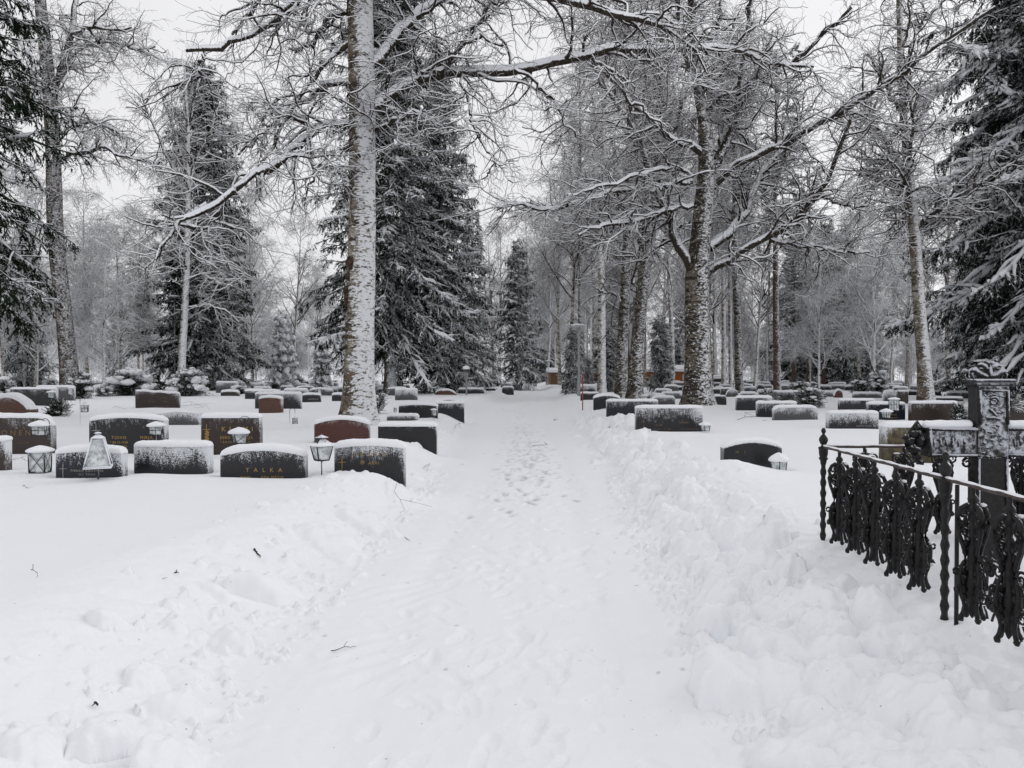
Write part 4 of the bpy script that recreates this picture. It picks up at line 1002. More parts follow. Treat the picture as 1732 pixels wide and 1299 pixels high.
def slab_mesh(kind, w, h, t, mat, seed):
    rr = np.random.RandomState(seed)
    x, z = stone_profile(kind, w, h)
    dep = .55                                              # foot hidden in the snow
    out_ = [(-w / 2, -dep)] + [(a, c) for a, c in zip(x, z)] + [(w / 2, -dep)]
    O = np.array(out_); C = np.array([0, h * .35])
    c = .012
    ins = O.copy(); d = O - C; ins = O - np.sign(d) * np.minimum(np.abs(d), c) * [[1, 1]]
    rough = rr.randn(len(O), 2) * (.006 if kind in ('boulder', 'dome', 'wave', 'slantl') else .0015)
    O = O + rough
    loops = [(ins, -t / 2), (O, -t / 2 + c), (O, t / 2 - c), (ins, t / 2)]
    m = len(O); V = np.vstack([np.stack([l[:, 0], np.full(m, y), l[:, 1]], 1) for l, y in loops])
    q = []
    for a in range(3):
        for i in range(m):
            j = (i + 1) % m; q.append([a * m + i, a * m + j, (a + 1) * m + j, (a + 1) * m + i])
    me = bpy.data.meshes.new("slab")
    faces = [f[::-1] for f in q] + [list(range(m))[::-1], [3 * m + i for i in range(m)]]
    # ngons: front needs outward -y
    me.from_pydata(V.tolist(), [], faces); me.update(); me.materials.append(mat)
    import bmesh
    bm = bmesh.new(); bm.from_mesh(me); bmesh.ops.recalc_face_normals(bm, faces=bm.faces); bm.to_mesh(me); bm.free()
    return me
def cap_mesh(kind, w, h, t, th, seed, nx=44, nv=13, over=.016):
    """a cushion of snow following the top of a stone"""
    x, z = stone_profile(kind, w, h); xs = np.linspace(-w / 2 - over, w / 2 + over, nx)
    zt = np.interp(xs, x, z)
    a = np.linspace(-.32, math.pi + .32, nv)                          # from front lip over to the back lip
    e = np.clip((1 - (np.abs(xs) / (w / 2 + over)) ** 12), 0, 1)  ** .5
    X = np.repeat(xs[:, None], nv, 1)
    wob = 1 + .22 * noise2(xs * 5 + seed, xs * 0 + seed)[:, None] + .10 * noise2(xs * 19 + seed, xs * 0 + 2.0)[:, None]
    ry = (t / 2 + over) * (1 + .25 * noise2(xs * 9 + seed, xs * 0 + 5.5)[:, None] * .5)
    Y = -np.cos(a)[None] * ry * (.55 + .45 * e[:, None]) 
    s_ = np.sin(a)[None]; Zp = np.sign(s_) * np.abs(s_) ** .55
    Z = zt[:, None] + np.where(Zp > 0, Zp * th, Zp * th * .22) * wob * (.12 + .88 * e[:, None])
    Z += .006 * noise2(X * 30 + seed, Y * 30)
    lip = np.where(np.abs(np.cos(a))[None] > .8, .010 * noise2(X * 40 + seed, X * 0 + a[None] * .2 + 1), 0)
    Z += lip
    V = np.stack([X, Y, Z], -1).reshape(-1, 3)
    i = np.arange(nx - 1)[:, None] * nv; j = np.arange(nv - 1)[None]
    Q = np.stack([i + j, i + nv + j, i + nv + j + 1, i + j + 1], -1).reshape(-1, 4)
    # end caps
    me_v = np.vstack([V, [[xs[0], 0, zt[0]], [xs[-1], 0, zt[-1]]]]); c0 = len(V); T = []
    for jj in range(nv - 1):
        T.append([c0, jj, jj + 1]); T.append([c0 + 1, (nx - 1) * nv + jj + 1, (nx - 1) * nv + jj])
    return mesh_np("snow_cap", me_v, Q, np.array(T), M_SNOWCAP)

def text_mesh(s, size, ext=.0025, space=1.0, align='CENTER'):
    cu = bpy.data.curves.new("t", 'FONT'); cu.body = s; cu.size = size; cu.extrude = ext; cu.align_x = align; cu.space_character = space
    cu.resolution_u = 3
    o = bpy.data.objects.new("t", cu); COL.objects.link(o)
    bpy.context.view_layer.update()
    dg = bpy.context.evaluated_depsgraph_get(); me = bpy.data.meshes.new_from_object(o.evaluated_get(dg))
    bpy.data.objects.remove(o); bpy.data.curves.remove(cu)
    return me
def letters(parent, items, t, mat, name="lettering"):
    """items: (text, x, z, size, spacing[, align]) on the front face"""
    for it in items:
        tx, x, z, sz, sp = it[:5]
        me = text_mesh(tx, sz, .0025, sp, it[5] if len(it) > 5 else 'CENTER'); me.materials.clear(); me.materials.append(mat)
        o = link(name, me, parent, (x, -t / 2 - .0045, z)); o.rotation_euler = (math.pi / 2, 0, 0)
def gilt_cross(parent, x, z, h, t, mat, flower=False):
    m = MB(); m.box(x - .004, x + .004, -t / 2 - .006, -t / 2 - .001, z - h, z); m.box(x - h * .22, x + h * .22, -t / 2 - .0065, -t / 2 - .0015, z - h * .32, z - h * .29)
    link("gilt_cross", m.mesh("gilt_cross", mat), parent)
    if flower:
        rr = np.random.RandomState(3); f = MB()
        for k in range(16):
            a = rr.rand() * 6.28; zz = z - h * .42 - k / 16 * h * .85; xx = x + .022 * math.sin(k * 1.9) + .02 * k / 16
            f.blob((xx, -t / 2 - .004, zz), (.014 + .008 * rr.rand(), .005, .010 + .012 * rr.rand()), k, .4, 7, 5)
        f.tube([(x, -t/2 - .004, z - h * .4), (x + .015, -t/2 - .004, z - h * .8), (x + .03, -t/2 - .004, z - h * 1.25)], .003, 5)
        link("gilt_flower", f.mesh("gilt_flower", mat), parent)

STONE_GROUP = "headstones standing in the snow"
stone_n = [0]
def headstone(x0, x1, ytop, ybot, mat='k', kind='rect', fr=0.0, label=None, d=None, cap=.055, t=.16, text=None, tm=None, rz=0.0, group=STONE_GROUP, snow_px=None, extra=None, name="headstone"):
    """box of the stone in the photo: left, right, top of the stone itself, foot in the snow"""
    stone_n[0] += 1; sd_ = stone_n[0]
    if d is None: d = depth_of(ybot)
    d_face = d
    w = (x1 - x0) / F * d; xc = xat((x0 + x1) / 2, d)
    zb = gz(xc, d + t / 2); h = EYE + ray(866, ytop)[1] * d - zb
    h = max(h, .12)
    if d > 40: t = .2; cap *= 1.15
    root = empty(name, (xc, d + t / 2, zb), rz, label or FARLAB[0], "headstone", group if label or group else None)
    b = link("slab", slab_mesh(kind, w, h, t, ST[mat], sd_), root, fr=float(fr), sh=float(h), sw=float(w), sv=float((sd_ * 3.17) % 19))
    c = link("snow_cap", cap_mesh(kind, w, h, t, cap, sd_ * 1.37, nx=44 if d < 30 else 22, nv=13 if d < 30 else 9), root)
    if text: letters(root, [(a, bx * w, bz * h, s * h, sp, *r) for a, bx, bz, s, sp, *r in text], t, tm or M_GOLD)
    if extra: extra(root, w, h, t)
    return root
FARLAB = ["x"]
HS = headstone
# --- front row across the path from the iron fence
HS(-62, 86, 706, 762, 'b', 'soft', -.32, "dark headstone with dim bronze capitals ONEN, cut off by the picture edge", d=13.0, cap=.075,
   text=[("ONEN", .10, .52, .20, 1.7), ("· 3.5.1931", .18, .30, .07, 1.2), ("TUOVI", .32, .12, .09, 1.1)], tm=M_GOLD_DIM)
HS(-46, 7, 745, 800, 'b', 'rect', -.1, "brown headstone of which only one edge shows, beside the tall glass lantern", d=10.2, cap=.06)
HS(92, 205, 763, 812, 'n', 'low', .02, "black headstone behind the pyramid lantern, with a thin engraved cross", d=9.7, cap=.085,
   text=[("T A L K A", -.02, .50, .22, 1.4), ("PIRKKO KRISTIINA", -.02, .26, .115, 1.25), ("O.S. TALKA", -.02, .13, .10, 1.2), ("* 13.7.1936  † 11.4.2013", -.02, .0, .085, 1.1)], tm=M_SILVER,
   extra=lambda r, w, h, t: gilt_cross(r, -w * .38, h * .55, h * .6, t, M_SILVER))
HS(225, 351, 755, 799, 'k', 'rect', .34, "blank headstone almost covered by driven snow, between the pyramid lantern and the arched stone", d=10.2, cap=.075, t=.2)
HS(149, 278, 706, 764, 'k', 'low', -.22, "wide black headstone with two names in small gilt letters", d=12.9, cap=.075,
   text=[("TOIVO", -.10, .42, .115, 1.2), ("* 08.12.1928", -.10, .30, .085, 1.1), ("† 02.1.2002", -.10, .19, .085, 1.1), ("MIRJA", .26, .42, .115, 1.2), ("* 5.2.1930", .26, .30, .085, 1.1), ("† 19.10.2002", .26, .19, .085, 1.1)],
   extra=lambda r, w, h, t: gilt_cross(r, -w * .40, h * .8, h * .5, t, M_SILVER))
HS(339, 439, 706, 766, 'b', 'rect', -.36, "brown headstone with gilt capitals and a gilt rose below a cross", d=12.8, cap=.08,
   text=[("KLEMI", .12, .64, .17, 2.1), ("EERO J.", -.05, .44, .10, 1.2), ("* 8.8.1974", -.05, .33, .07, 1.2), ("ARJA", .30, .44, .10, 1.2), ("* 7", .30, .33, .07, 1.2)],
   extra=lambda r, w, h, t: gilt_cross(r, -w * .40, h * .82, h * .45, t, M_GOLD, True))
HS(371, 515, 761, 808, 'k', 'arch', -.02, "arched black headstone with five wide spaced gilt capitals", d=9.8, cap=.085,
   text=[("TALKA", .02, .24, .20, 2.6), ("EDA MÄVIA", .12, .02, .12, 1.3), ("IVANI", -.2, .02, .12, 1.3)])
HS(565, 684, 753, 800, 'k', 'low', .10, "black headstone with a gilt cross and small round portrait, half buried by a drift", d=10.1, cap=.085,
   text=[("T A L K A", 0, .66, .17, 1.5), ("ARVI", .06, .38, .13, 1.3)],
   extra=lambda r, w, h, t: (gilt_cross(r, -w * .39, h * .62, h * .55, t, M_GOLD), link("portrait", (lambda m: (m.tube([(-w * .10, -t/2 - .007, h * .44), (-w * .10, -t/2 + .002, h * .44)], h * .075, 18), m)[1])(MB()).mesh("portrait", M_GOLD_DIM), r)))
HS(531, 624, 709, 748, 'r', 'arch', -.35, "red granite headstone in front of the big pale birch", d=14.8, cap=.08)
HS(639, 738, 720.5, 750, 'k', 'rect', -.42, "plain black headstone beside the red one, nearest the path", d=14.5, cap=.085)
# --- fence side of the path
HS(1076, 1189, 690, 727, 'k', 'rect', .06, "long black headstone with thin cross, in front of the stout old birch", d=17.8, cap=.07, t=.2,
   text=[("OLGA", -.16, .25, .10, 1.2), ("INGRID", .22, .36, .10, 1.2), ("* 4.8.1905  † 10.4.1985", -.12, .10, .075, 1.1), ("* 10.7.1918 † 3.6.2008", .30, .10, .075, 1.1)], tm=M_GOLD_DIM,
   extra=lambda r, w, h, t: gilt_cross(r, -w * .39, h * .58, h * .5, t, M_GOLD_DIM))
HS(1026, 1113, 678.5, 701, 'n', 'rect', -.08, "blue black headstone overlapped by the long one with the cross", d=24.4, cap=.08, text=[("SAVOLA", .16, .14, .13, 1.2)], tm=M_SILVER)
HS(1004, 1049, 669, 691, 'k', 'arch', -.25, "small arched black headstone next to the red marker stake", d=28.6, cap=.10)
HS(982, 1013, 665, 676, 'k', 'rect', -.2, "low black headstone by the foot of the red stake and street lamp", d=38, cap=.08)
HS(973, 1001, 657.5, 664, 'g', 'rect', .0, "small grey headstone behind the street lamp foot", d=52, cap=.1)
HS(1104, 1142, 672, 683, 'g', 'soft', .05, "short grey headstone just left behind by the forked birch, capped with snow", d=33, cap=.09)
HS(1119, 1153, 664.5, 674, 'g', 'soft', .05, "grey headstone one row behind the short capped one near the forked birch", d=40, cap=.09)
HS(1108, 1137, 660, 666, 'g', 'wave', .35, "frosted low headstone between forked birch and stout birch", d=48, cap=.1)
HS(1138, 1154, 654.5, 660.5, 'k', 'rect', -.2, "tiny black headstone in front of the orange cabin wall", d=60, cap=.1)
HS(1085, 1126, 667.5, 677, 'g', 'arch', .1, "arched headstone between two little lanterns behind the forked birch", d=38, cap=.1)
HS(1225, 1324, 748, 802, 'k', 'arch', -.52, "dark arched headstone with a faint name, a lantern with a double snow hat before it", d=10.35, cap=.065, t=.2,
   text=[("M I", -.22, .60, .15, 2.0)], tm=M_GOLD_DIM)
HS(1246, 1306, 672.5, 695, 'k', 'rect', -.12, "black headstone behind the two overlapping ones past the stout birch", d=26.8, cap=.085)
HS(1281, 1348, 682, 704, 'k', 'rect', .0, "headstone half covered by the frosted one that stands before it", d=23.6, cap=.085)
HS(1309, 1384, 689, 709.5, 'g', 'soft', .2, "frost-speckled headstone with rounded corners in front of its two neighbours", d=21.8, cap=.075)
HS(1208, 1229, 670, 685, 'k', 'soft', -.3, "narrow upright black headstone beside the stout birch", d=32, cap=.05)
HS(1229, 1249, 659, 669.5, 'g', 'dome', .25, "dome-shaped frosted headstone beyond the narrow upright black one", d=44, cap=.05)
HS(1402, 1487, 699, 722, 'k', 'rect', .28, "snow-speckled headstone standing alone above the iron corner post", d=18.8, cap=.07, t=.2, text=[("HUHTIN JA ELLI", .2, .18, .11, 1.2)], tm=M_SILVER)
HS(1305, 1350, 663, 677.5, 'k', 'rect', .05, "headstone behind the round snowy bush with a lantern at its end", d=37, cap=.09)
HS(1420, 1480, 677, 692.5, 'k', 'rect', -.05, "dark headstone overlapped by the blue one with gilt lines", d=27.8, cap=.08)
HS(1469, 1532, 683.5, 710, 'n', 'rect', -.25, "blue headstone with two short gilt lines behind the hanging lantern", d=21.8, cap=.08, text=[("AINO 1920", .15, .30, .10, 1.1), ("VEIKKO 1911", .15, .12, .10, 1.1)])
HS(1541, 1622, 682, 711, 'b', 'rect', -.22, "long brown headstone beside the snowy wreath", d=21.3, cap=.075)
HS(1518, 1537, 662, 681, 'b', 'rect', -.3, "dark brown headstone at the foot of the leaning white birch", d=34, cap=.08)
HS(1496, 1517, 662, 675, 'g', 'soft', .35, "pale frosted headstone joined against the dark brown one", d=35, cap=.08)
HS(1650, 1785, 682, 724, 'b', 'rect', -.45, "brown headstone with gilt letters K K, seen past the arm of the iron cross", d=18.3, cap=.05, text=[("K  K", -.14, .46, .24, 1.3), ("* 18", -.28, .12, .10, 1.1)])
HS(1500, 1592, 722, 775, 'm', 'rect', -.15, "mossy headstone standing inside the iron fence behind the cross", d=11.6, cap=.085, t=.25)
# --- middle rows, path side across from the fence
HS(654, 708, 703, 711, 'g', 'soft', .30, "low frosted headstone behind the plain black one", d=21.5, cap=.07)
HS(674, 740, 684.5, 707.5, 'k', 'low', -.28, "black headstone with a small lantern at one end, near the path", d=22.4, cap=.07)
HS(738, 785, 682, 699.5, 'n', 'rect', -.05, "blue black headstone whose end reaches the path bank", d=25, cap=.08)
HS(736, 781, 676, 682, 'g', 'dome', .0, "low arched headstone peeping over the blue black one at the path bank", d=29, cap=.07)
HS(668, 706, 659, 676, 'g', 'rect', .28, "snow-speckled square headstone with nothing close around it", d=38, cap=.08)
HS(736, 772, 660, 667, 'o', 'boulder', -.25, "low reddish boulder headstone", d=47, cap=.09)
HS(775, 819, 658, 665, 'k', 'rect', -.05, "long low black headstone by the foot of the globe lamp", d=50, cap=.1)
HS(822, 838, 657, 661, 'k', 'soft', -.1, "tiny black headstone beyond the globe lamp", d=58, cap=.09)
HS(849, 869, 655, 660, 'k', 'soft', -.1, "tiny black headstone hard by the far bank of the path", d=60, cap=.1)
HS(847, 867, 648.5, 654, 'g', 'soft', .0, "tiny grey headstone right behind the one hard by the path", d=72, cap=.1)
HS(640, 650, 667, 683, 'g', 'rect', .1, "narrow grey headstone just past the pale birch trunk", d=33, cap=.06)
HS(437, 475, 672, 698, 'o', 'low', -.38, "upright brown headstone in front of the wide dark one", d=25.6, cap=.08, t=.3)
HS(431, 509, 666, 691, 'k', 'rect', .10, "wide dark headstone with frosted end behind the upright brown one", d=28.7, cap=.09)
HS(414, 470, 661, 673, 'k', 'rect', .0, "dark headstone one row behind the wide frosted one", d=40, cap=.1)
HS(511, 542, 667, 679, 'k', 'low', -.2, "small black headstone with a faint name beyond the hanging lantern", d=35.5, cap=.09, text=[("LAURILA", .1, .3, .28, 1.2)], tm=M_SILVER)
HS(561, 582, 667, 677, 'k', 'low', -.1, "small headstone close against the pale birch trunk", d=36.5, cap=.1)
HS(479, 521, 659, 666, 'g', 'soft', .25, "long frosted headstone behind the brown and wide dark pair", d=45, cap=.1)
HS(523, 563, 658, 666.5, 'g', 'arch', .10, "broad arched headstone with a lantern before it", d=46, cap=.09)
HS(373, 404, 662, 669.5, 'b', 'arch', -.15, "low arched brown headstone heaped with snow at one end", d=45, cap=.11)
HS(390, 412, 655, 665, 'k', 'low', .1, "dark headstone behind the low arched brown one", d=50, cap=.11)
HS(365, 402, 647, 661, 'g', 'rect', .12, "large pale frosted headstone next to the round bush", d=52, cap=.09)
HS(228.6, 302, 661, 689.5, 'b', 'slantl', -.12, "dark brown headstone with two faint name columns, in front of the round bushes", d=29.8, cap=.075, text=[("MIKAEL", -.12, .36, .10, 1.1), ("HELVI", .2, .36, .10, 1.1), ("VALENTO", .1, .06, .13, 1.6)], tm=M_GOLD_DIM)
HS(252, 336, 697, 716, 'g', 'wave', .30, "rough-topped frosted headstone behind the one with two gilt names", d=20.0, cap=.06, t=.25)
HS(16, 95, 658, 685, 'k', 'rect', -.15, "wide black headstone with a lantern at its end, behind the boulder", d=31.5, cap=.08)
HS(60, 125, 654.5, 677, 'g', 'rect', -.05, "dark headstone behind the wide black one, a lantern tucked at its far end", d=37, cap=.09)
HS(29, 93, 643.5, 652, 'n', 'rect', -.25, "blue black headstone with a lantern against the wood", d=62, cap=.09)
HS(12, 29, 645.5, 651, 'n', 'rect', -.2, "short stone joined beside the blue black one against the wood", d=63, cap=.09)
HS(-34, 49, 672, 698, 'o', 'boulder', -.22, "brown boulder headstone under a thick snow quilt", d=25.5, cap=.16, t=.5)
# --- small and far ones; the label tells where
far = [
 (627,640.5,672,699,'g','soft',.3,"frosted bush-high headstone squeezed beside the pale birch trunk"),
 (643.6,665,655,662,'g','rect',.1,"little headstone before the bare foot of the tallest spruce"),(631,643,655,662,'k','rect',-.1,"square little headstone between the birch and the spruce foot"),
 (675,693,651.5,656.5,'g','soft',.1,""),(705,725,648,657,'g','soft',.1,""),(730,755,649.5,655,'k','rect',0,""),(762,782,652.5,656,'k','rect',-.1,""),(798,820,649,653,'k','low',-.1,""),(822,843,648,652,'g','low',0,""),
 (446,473,645.5,652,'g','rect',.15,""),(473,506,645.5,654,'g','rect',.1,""),(503,515,643.5,648,'k','rect',-.1,""),(514,527,646.5,650,'k','rect',0,""),(527,548,644.5,652,'k','rect',-.2,""),
 (552,570,644,649,'k','rect',-.2,""),(545,570,650,655.5,'g','arch',0,""),(560,571,658,665,'g','rect',.1,""),(574,579,656,663,'k','rect',.1,""),(418,433,648,655,'k','rect',-.1,""),(412,427,644.5,647,'k','rect',-.1,""),
 (415,445,659,663,'g','low',.2,""),(650,672,645,651,'k','rect',-.2,""),(672,700,644.5,649,'k','rect',-.2,""),(700,722,644.5,648,'g','rect',0,""),(740,768,645,649,'k','rect',-.1,""),(772,800,645.5,649.5,'g','low',0,""),
 (1253,1280,665,672,'g','soft',.3,""),(1258,1280,655.5,664,'g','soft',.15,""),(1198,1210,655,664,'g','dome',.2,""),(1211,1223,655,661,'k','rect',-.2,""),(1242,1254,656,663,'g','soft',.1,""),(1227,1248,649.5,654,'k','rect',-.2,""),
 (1269,1286,649.5,653.5,'k','rect',-.2,""),(1312,1329,652,658,'k','low',-.2,""),(1330,1356,653.5,658.5,'k','rect',-.2,""),(1384,1402,652,656,'k','rect',-.2,""),(1390,1414,656,659,'k','low',0,""),(1403,1441,652,659.5,'g','rect',0,""),
 (1386,1412,663,671.5,'g','soft',.4,"pale frosted headstone with a rounded red one against it"),(1412,1426,660,672.5,'r','dome',-.2,"small rounded red headstone"),
 (1444,1492,665.5,672.5,'g','rect',.1,""),(1536,1555,661.5,669,'k','slantl',-.2,""),(1571,1630,673,679,'k','rect',-.1,"long low headstone with three pale letters MOI on its top edge"),(1580,1592,662,669,'k','rect',-.1,""),
 (1586,1614,652,663,'g','slantl',.1,"slanting frosted headstone beyond the leaning birch"),(1602,1643,664,673.5,'g','soft',0,""),(1541,1555,653,660,'g','rect',0,""),(1504,1522,652.5,658,'k','rect',-.1,""),(1699,1716,660,672,'n','rect',-.1,""),
 (1723,1748,661,673,'k','rect',-.1,""),(1650,1690,655,662,'k','rect',-.1,""),(1185,1199,665,672,'k','rect',-.1,""),(1155,1170,658,664,'k','low',-.1,""),(1060,1082,660,667,'g','low',.1,""),(1000,1020,650,655,'g','low',.1,""),
 (1288,1306,652,656,'g','rect',.1,""),(1360,1382,651,655.5,'k','rect',-.1,""),(1444,1466,650,655,'k','rect',-.1,""),(1470,1492,651,656,'g','low',.1,""),(1556,1580,650,655,'g','low',.1,""),
 (100,128,652,660,'g','low',0,""),(130,150,650,655,'k','rect',0,""),(-40,-10,650,657,'k','rect',0,""),(340,362,652,657,'g','low',.1,""),
]
rf = random.Random(9)
class _FT(dict):
    pass
def far_label(key, px, d):
    k = "black headstone" if key[0] == 'k' else "frosted grey headstone"
    return ("small " if d < 56 else "tiny " if d < 70 else "faint ") + k + " in the far rows, " + zone(px).replace("beyond", "before").replace("behind", "towards")
FAR_TXT = None
def farkey(m_, px): return ('g' if m_ in 'gorm' else 'k', 1 if px > 880 else 0)
for (a, b_, c_, e_, m_, k_, f_, lab) in far:
    key = farkey(m_, a)
    HS(a, b_, c_, e_, m_, k_, f_, lab or far_label(key, a, depth_of(e_)), group=STONE_GROUP if lab else ("far small " + ("black" if key[0] == 'k' else "frosted") + (" headstones on the fence side" if key[1] else " headstones across the path")), cap=.09)
# the rows that shrink towards the wood
taken = [(a, b_) for (a, b_, *_r) in far]
for row, d in enumerate([46, 50, 55, 60, 66, 72, 79, 86]):
    px = -60 + rf.uniform(0, 60)
    while px < 1790:
        wm = rf.uniform(.7, 1.5); wpx = wm / d * F
        mid = px + wpx / 2
        ok = not (800 < mid < 995 and abs(xat(mid, d) - .0185 * d) < 3.4)
        if 150 < mid < 365 and d < 58: ok = False
        if mid < 120 and d < 60: ok = False
        if d < 52 and rf.random() < .45: ok = False
        if rf.random() < .28: ok = False
        if ok:
            m_ = rf.choice('kkkgggnb'); key = farkey(m_, mid)
            hm = rf.uniform(.3, .62); zb = EYE - FIELD
            ytop = HOR + (zb - hm) / d * F; ybot = HOR + zb / d * F
            HS(px, px + wpx, ytop, ybot, m_, rf.choice(['rect', 'rect', 'soft', 'low', 'arch']), rf.uniform(-.3, .3), far_label(key, mid, d), d=d, cap=.09,
               group="far small " + ("black" if key[0] == 'k' else "frosted") + (" headstones on the fence side" if key[1] else " headstones across the path"))
        px += wpx + rf.uniform(.3, 1.9) / d * F
# ================================================================ grave lanterns
M_IRON = None
def m_metal(name, c, fr=.0, rough=.5, hi=.55, sc=60, snow=(.80, .82, .87)):
    """dark metal with driven snow on the sides that face up and into the wind"""
    m = new_mat(name); b = N(m); v = obj_vec(b)
    n = b.n("ShaderNodeNewGeometry").outputs['Normal']
    dt = b.n("ShaderNodeVectorMath", {0: n, 1: (.42, -.22, .72)}, operation='DOT_PRODUCT').outputs['Value']
    k = b.math('ADD', dt, b.math('MULTIPLY', b.math('SUBTRACT', b.noise(v, sc, 5, .7), .5), 1.2))
    k = b.math('ADD', k, b.math('MULTIPLY', b.math('SUBTRACT', b.noise(v, sc * .12, 3), .5), .9))
    mask = b.step(b.math('ADD', k, fr), hi, hi + .28)
    base = b.mixc(b.step(b.noise(v, 35, 4), .45, .62), c, tuple(x * 1.7 + .004 for x in c))
    p = b.n("ShaderNodeBsdfPrincipled", {'Base Color': b.mixc(mask, base, snow), 'Roughness': b.math('ADD', b.math('MULTIPLY', mask, .4), rough), 'Specular IOR Level': .35,
        'Normal': b.bump(b.math('ADD', mask, b.noise(v, 90, 3)), .35, .003)})
    b.out(p.outputs[0]); return m
M_LMET = m_metal("lantern_metal", (.018, .018, .019), .0)
M_LFROST = m_metal("frosted_lantern_metal", (.05, .05, .055), .75)
M_HOOK = plain("hook_wire", (.03, .03, .03), .5)
def m_pane():
    m = new_mat("snowy_glass"); b = N(m); v = obj_vec(b)
    f = b.step(b.noise(v, 14, 5, .6), .34, .62)
    c = b.mixc(f, (.30, .34, .34), (.74, .77, .79))
    b.out(b.bsdf(c, .35, .5)); return m
M_PANE = m_pane()
def ring4(w, z): return [(-w/2, -w/2, z), (w/2, -w/2, z), (w/2, w/2, z), (-w/2, w/2, z)]
def lantern(px, py, hpx, wpx, d, label, top=1.0, bottom=1.0, style='x', cap=.5, hook=None, stake=False, frost=False, rz=.35, roof=.32, crown=False, ground=None):
    """px,py = centre of the foot of the lantern body in the photo; hpx, wpx its size with roof; hook = (px, side) of a crook it hangs from"""
    w = wpx / F * d * .80; h = hpx / F * d
    p = at(px, py, d); gzz = gz(p[0], d)
    if ground: p[2] = gzz + .0
    root = empty("grave_lantern", tuple(p), 0, label, "lantern", "grave lanterns")
    met = M_LFROST if frost else M_LMET
    hb = h * (1 - roof); wb, wt = w * bottom, w * top
    R = Matrix.Rotation(rz, 3, 'Z'); Rn = np.array(R)
    def rot(P): return (np.asarray(P, float) @ Rn.T)
    B = rot(ring4(wb, h * .05)); T = rot(ring4(wt, hb)); bar = max(.0035, w * .045)
    f = MB()
    for i in range(4):
        j = (i + 1) % 4
        f.tube([B[i], T[i]], bar, 5); f.tube([B[i], B[j]], bar, 5); f.tube([T[i], T[j]], bar, 5)
        if style == 'x': f.tube([B[i], T[j]], bar * .45, 4); f.tube([B[j], T[i]], bar * .45, 4)
        if style == 'grid':
            f.tube([(B[i] + B[j]) / 2, (T[i] + T[j]) / 2], bar * .6, 4); f.tube([(B[i] + T[i]) / 2, (B[j] + T[j]) / 2], bar * .6, 4)
    link("frame", f.mesh("frame", met), root)
    bs = MB(); bs.box(-wb * .52, wb * .52, -wb * .52, wb * .52, 0, h * .05, M=np.array(Matrix.Rotation(rz, 4, 'Z')))
    link("base", bs.mesh("base", met, False), root)
    for i in range(4):
        j = (i + 1) % 4; g = MB(); c = np.array([0, 0, (B[0][2] + T[0][2]) / 2])
        q = np.array([B[i], B[j], T[j], T[i]]) * .93 + c * .07; q[:, :2] *= .97
        g.add(np.vstack([q, q * [.96, .96, 1]]), [[0, 1, 2, 3], [7, 6, 5, 4], [0, 4, 5, 1], [2, 6, 7, 3], [1, 5, 6, 2], [3, 7, 4, 0]]); link("pane", g.mesh("pane", M_PANE, False), root)
    r = MB(); E = rot(ring4(wt * 1.22, hb)); K = rot(ring4(wt * .30, hb + h * roof * .62))
    r.add(np.vstack([E, K]), [[0, 1, 5, 4], [1, 2, 6, 5], [2, 3, 7, 6], [3, 0, 4, 7], [4, 5, 6, 7], [3, 2, 1, 0]])
    if crown:
        r.lathe([(.001, hb + h * roof * .55), (wt * .2, hb + h * roof * .58), (wt * .18, hb + h * roof * .72), (wt * .42, hb + h * roof * .74), (.12 * wt, hb + h * roof * .92), (.03 * wt, hb + h * roof * .96), (.05 * wt, hb + h * roof * 1.0), (.001, hb + h * roof * 1.05)], k=10)
    elif frost:
        r.lathe([(.001, hb + h * roof * .55), (wt * .12, hb + h * roof * .58), (wt * .10, hb + h * roof * .7), (wt * .34, hb + h * roof * .82), (.26 * wt, hb + h * roof * .95), (.001, hb + h * roof * 1.1)], k=10)
    link("roof", r.mesh("roof", met, False), root)
    if cap > 0:
        s = MB(); z0 = hb - .004; W_ = wt * .76; H_ = cap * w
        n = 9; prof = [(W_ * .93, z0), (W_ * 1.06, z0 + H_ * .12), (W_ * 1.04, z0 + H_ * .35), (W_ * .82, z0 + H_ * .62), (W_ * .48, z0 + H_ * .85), (W_ * .22, z0 + H_ * 1.0), (.001, z0 + H_ * 1.08)]
        if crown: prof = [(W_ * 1.0, z0 + .004), (W_ * 1.02, z0 + H_ * .15), (W_ * .8, z0 + H_ * .55), (W_ * .35, z0 + H_ * .9), (W_ * .18, z0 + H_ * .95)]
        sd = (px * .37) % 7
        s.lathe(prof, k=20, mod=lambda th, z: (1 + .06 * np.sin(3 * th + sd) + .05 * np.sin(5 * th + 2 * sd + z * 30)) * (1 + .10 * np.abs(np.cos(2 * (th - rz))) ** 1 * (-1) + .1))
        link("snow_cap", s.mesh("snow_cap", M_SNOWCAP), root)
    if stake:
        k = MB(); zg = gzz - p[2] - .1; k.tube([(0, 0, .0), (0, 0, zg)], max(.006, w * .04), 6); k.lathe([(.001, -h * .06), (w * .18, -.002), (w * .3, .004), (.001, .006)], k=10)
        link("stake", k.mesh("stake", M_LMET), root)
    if hook:
        hx, dr, ht = hook                                   # crook: px of its pole, and its height above the lantern top (px)
        x = (hx - px) / F * d; top_ = h + ht / F * d; zg = gzz - p[2] - .15; k = MB()
        rr_ = abs(x) / 2; pts = [(x, 0, zg), (x, 0, top_ - rr_)]
        for a in np.linspace(0, math.pi, 10)[1:]: pts.append((x - x / 2 + x / 2 * math.cos(a), 0, top_ - rr_ + rr_ * math.sin(a)))
        pts.append((0, 0, h * 1.0)); k.tube(pts, max(.005, .7 / F * d * .6), 6)
        link("hook", k.mesh("hook", M_HOOK), root)
    return root
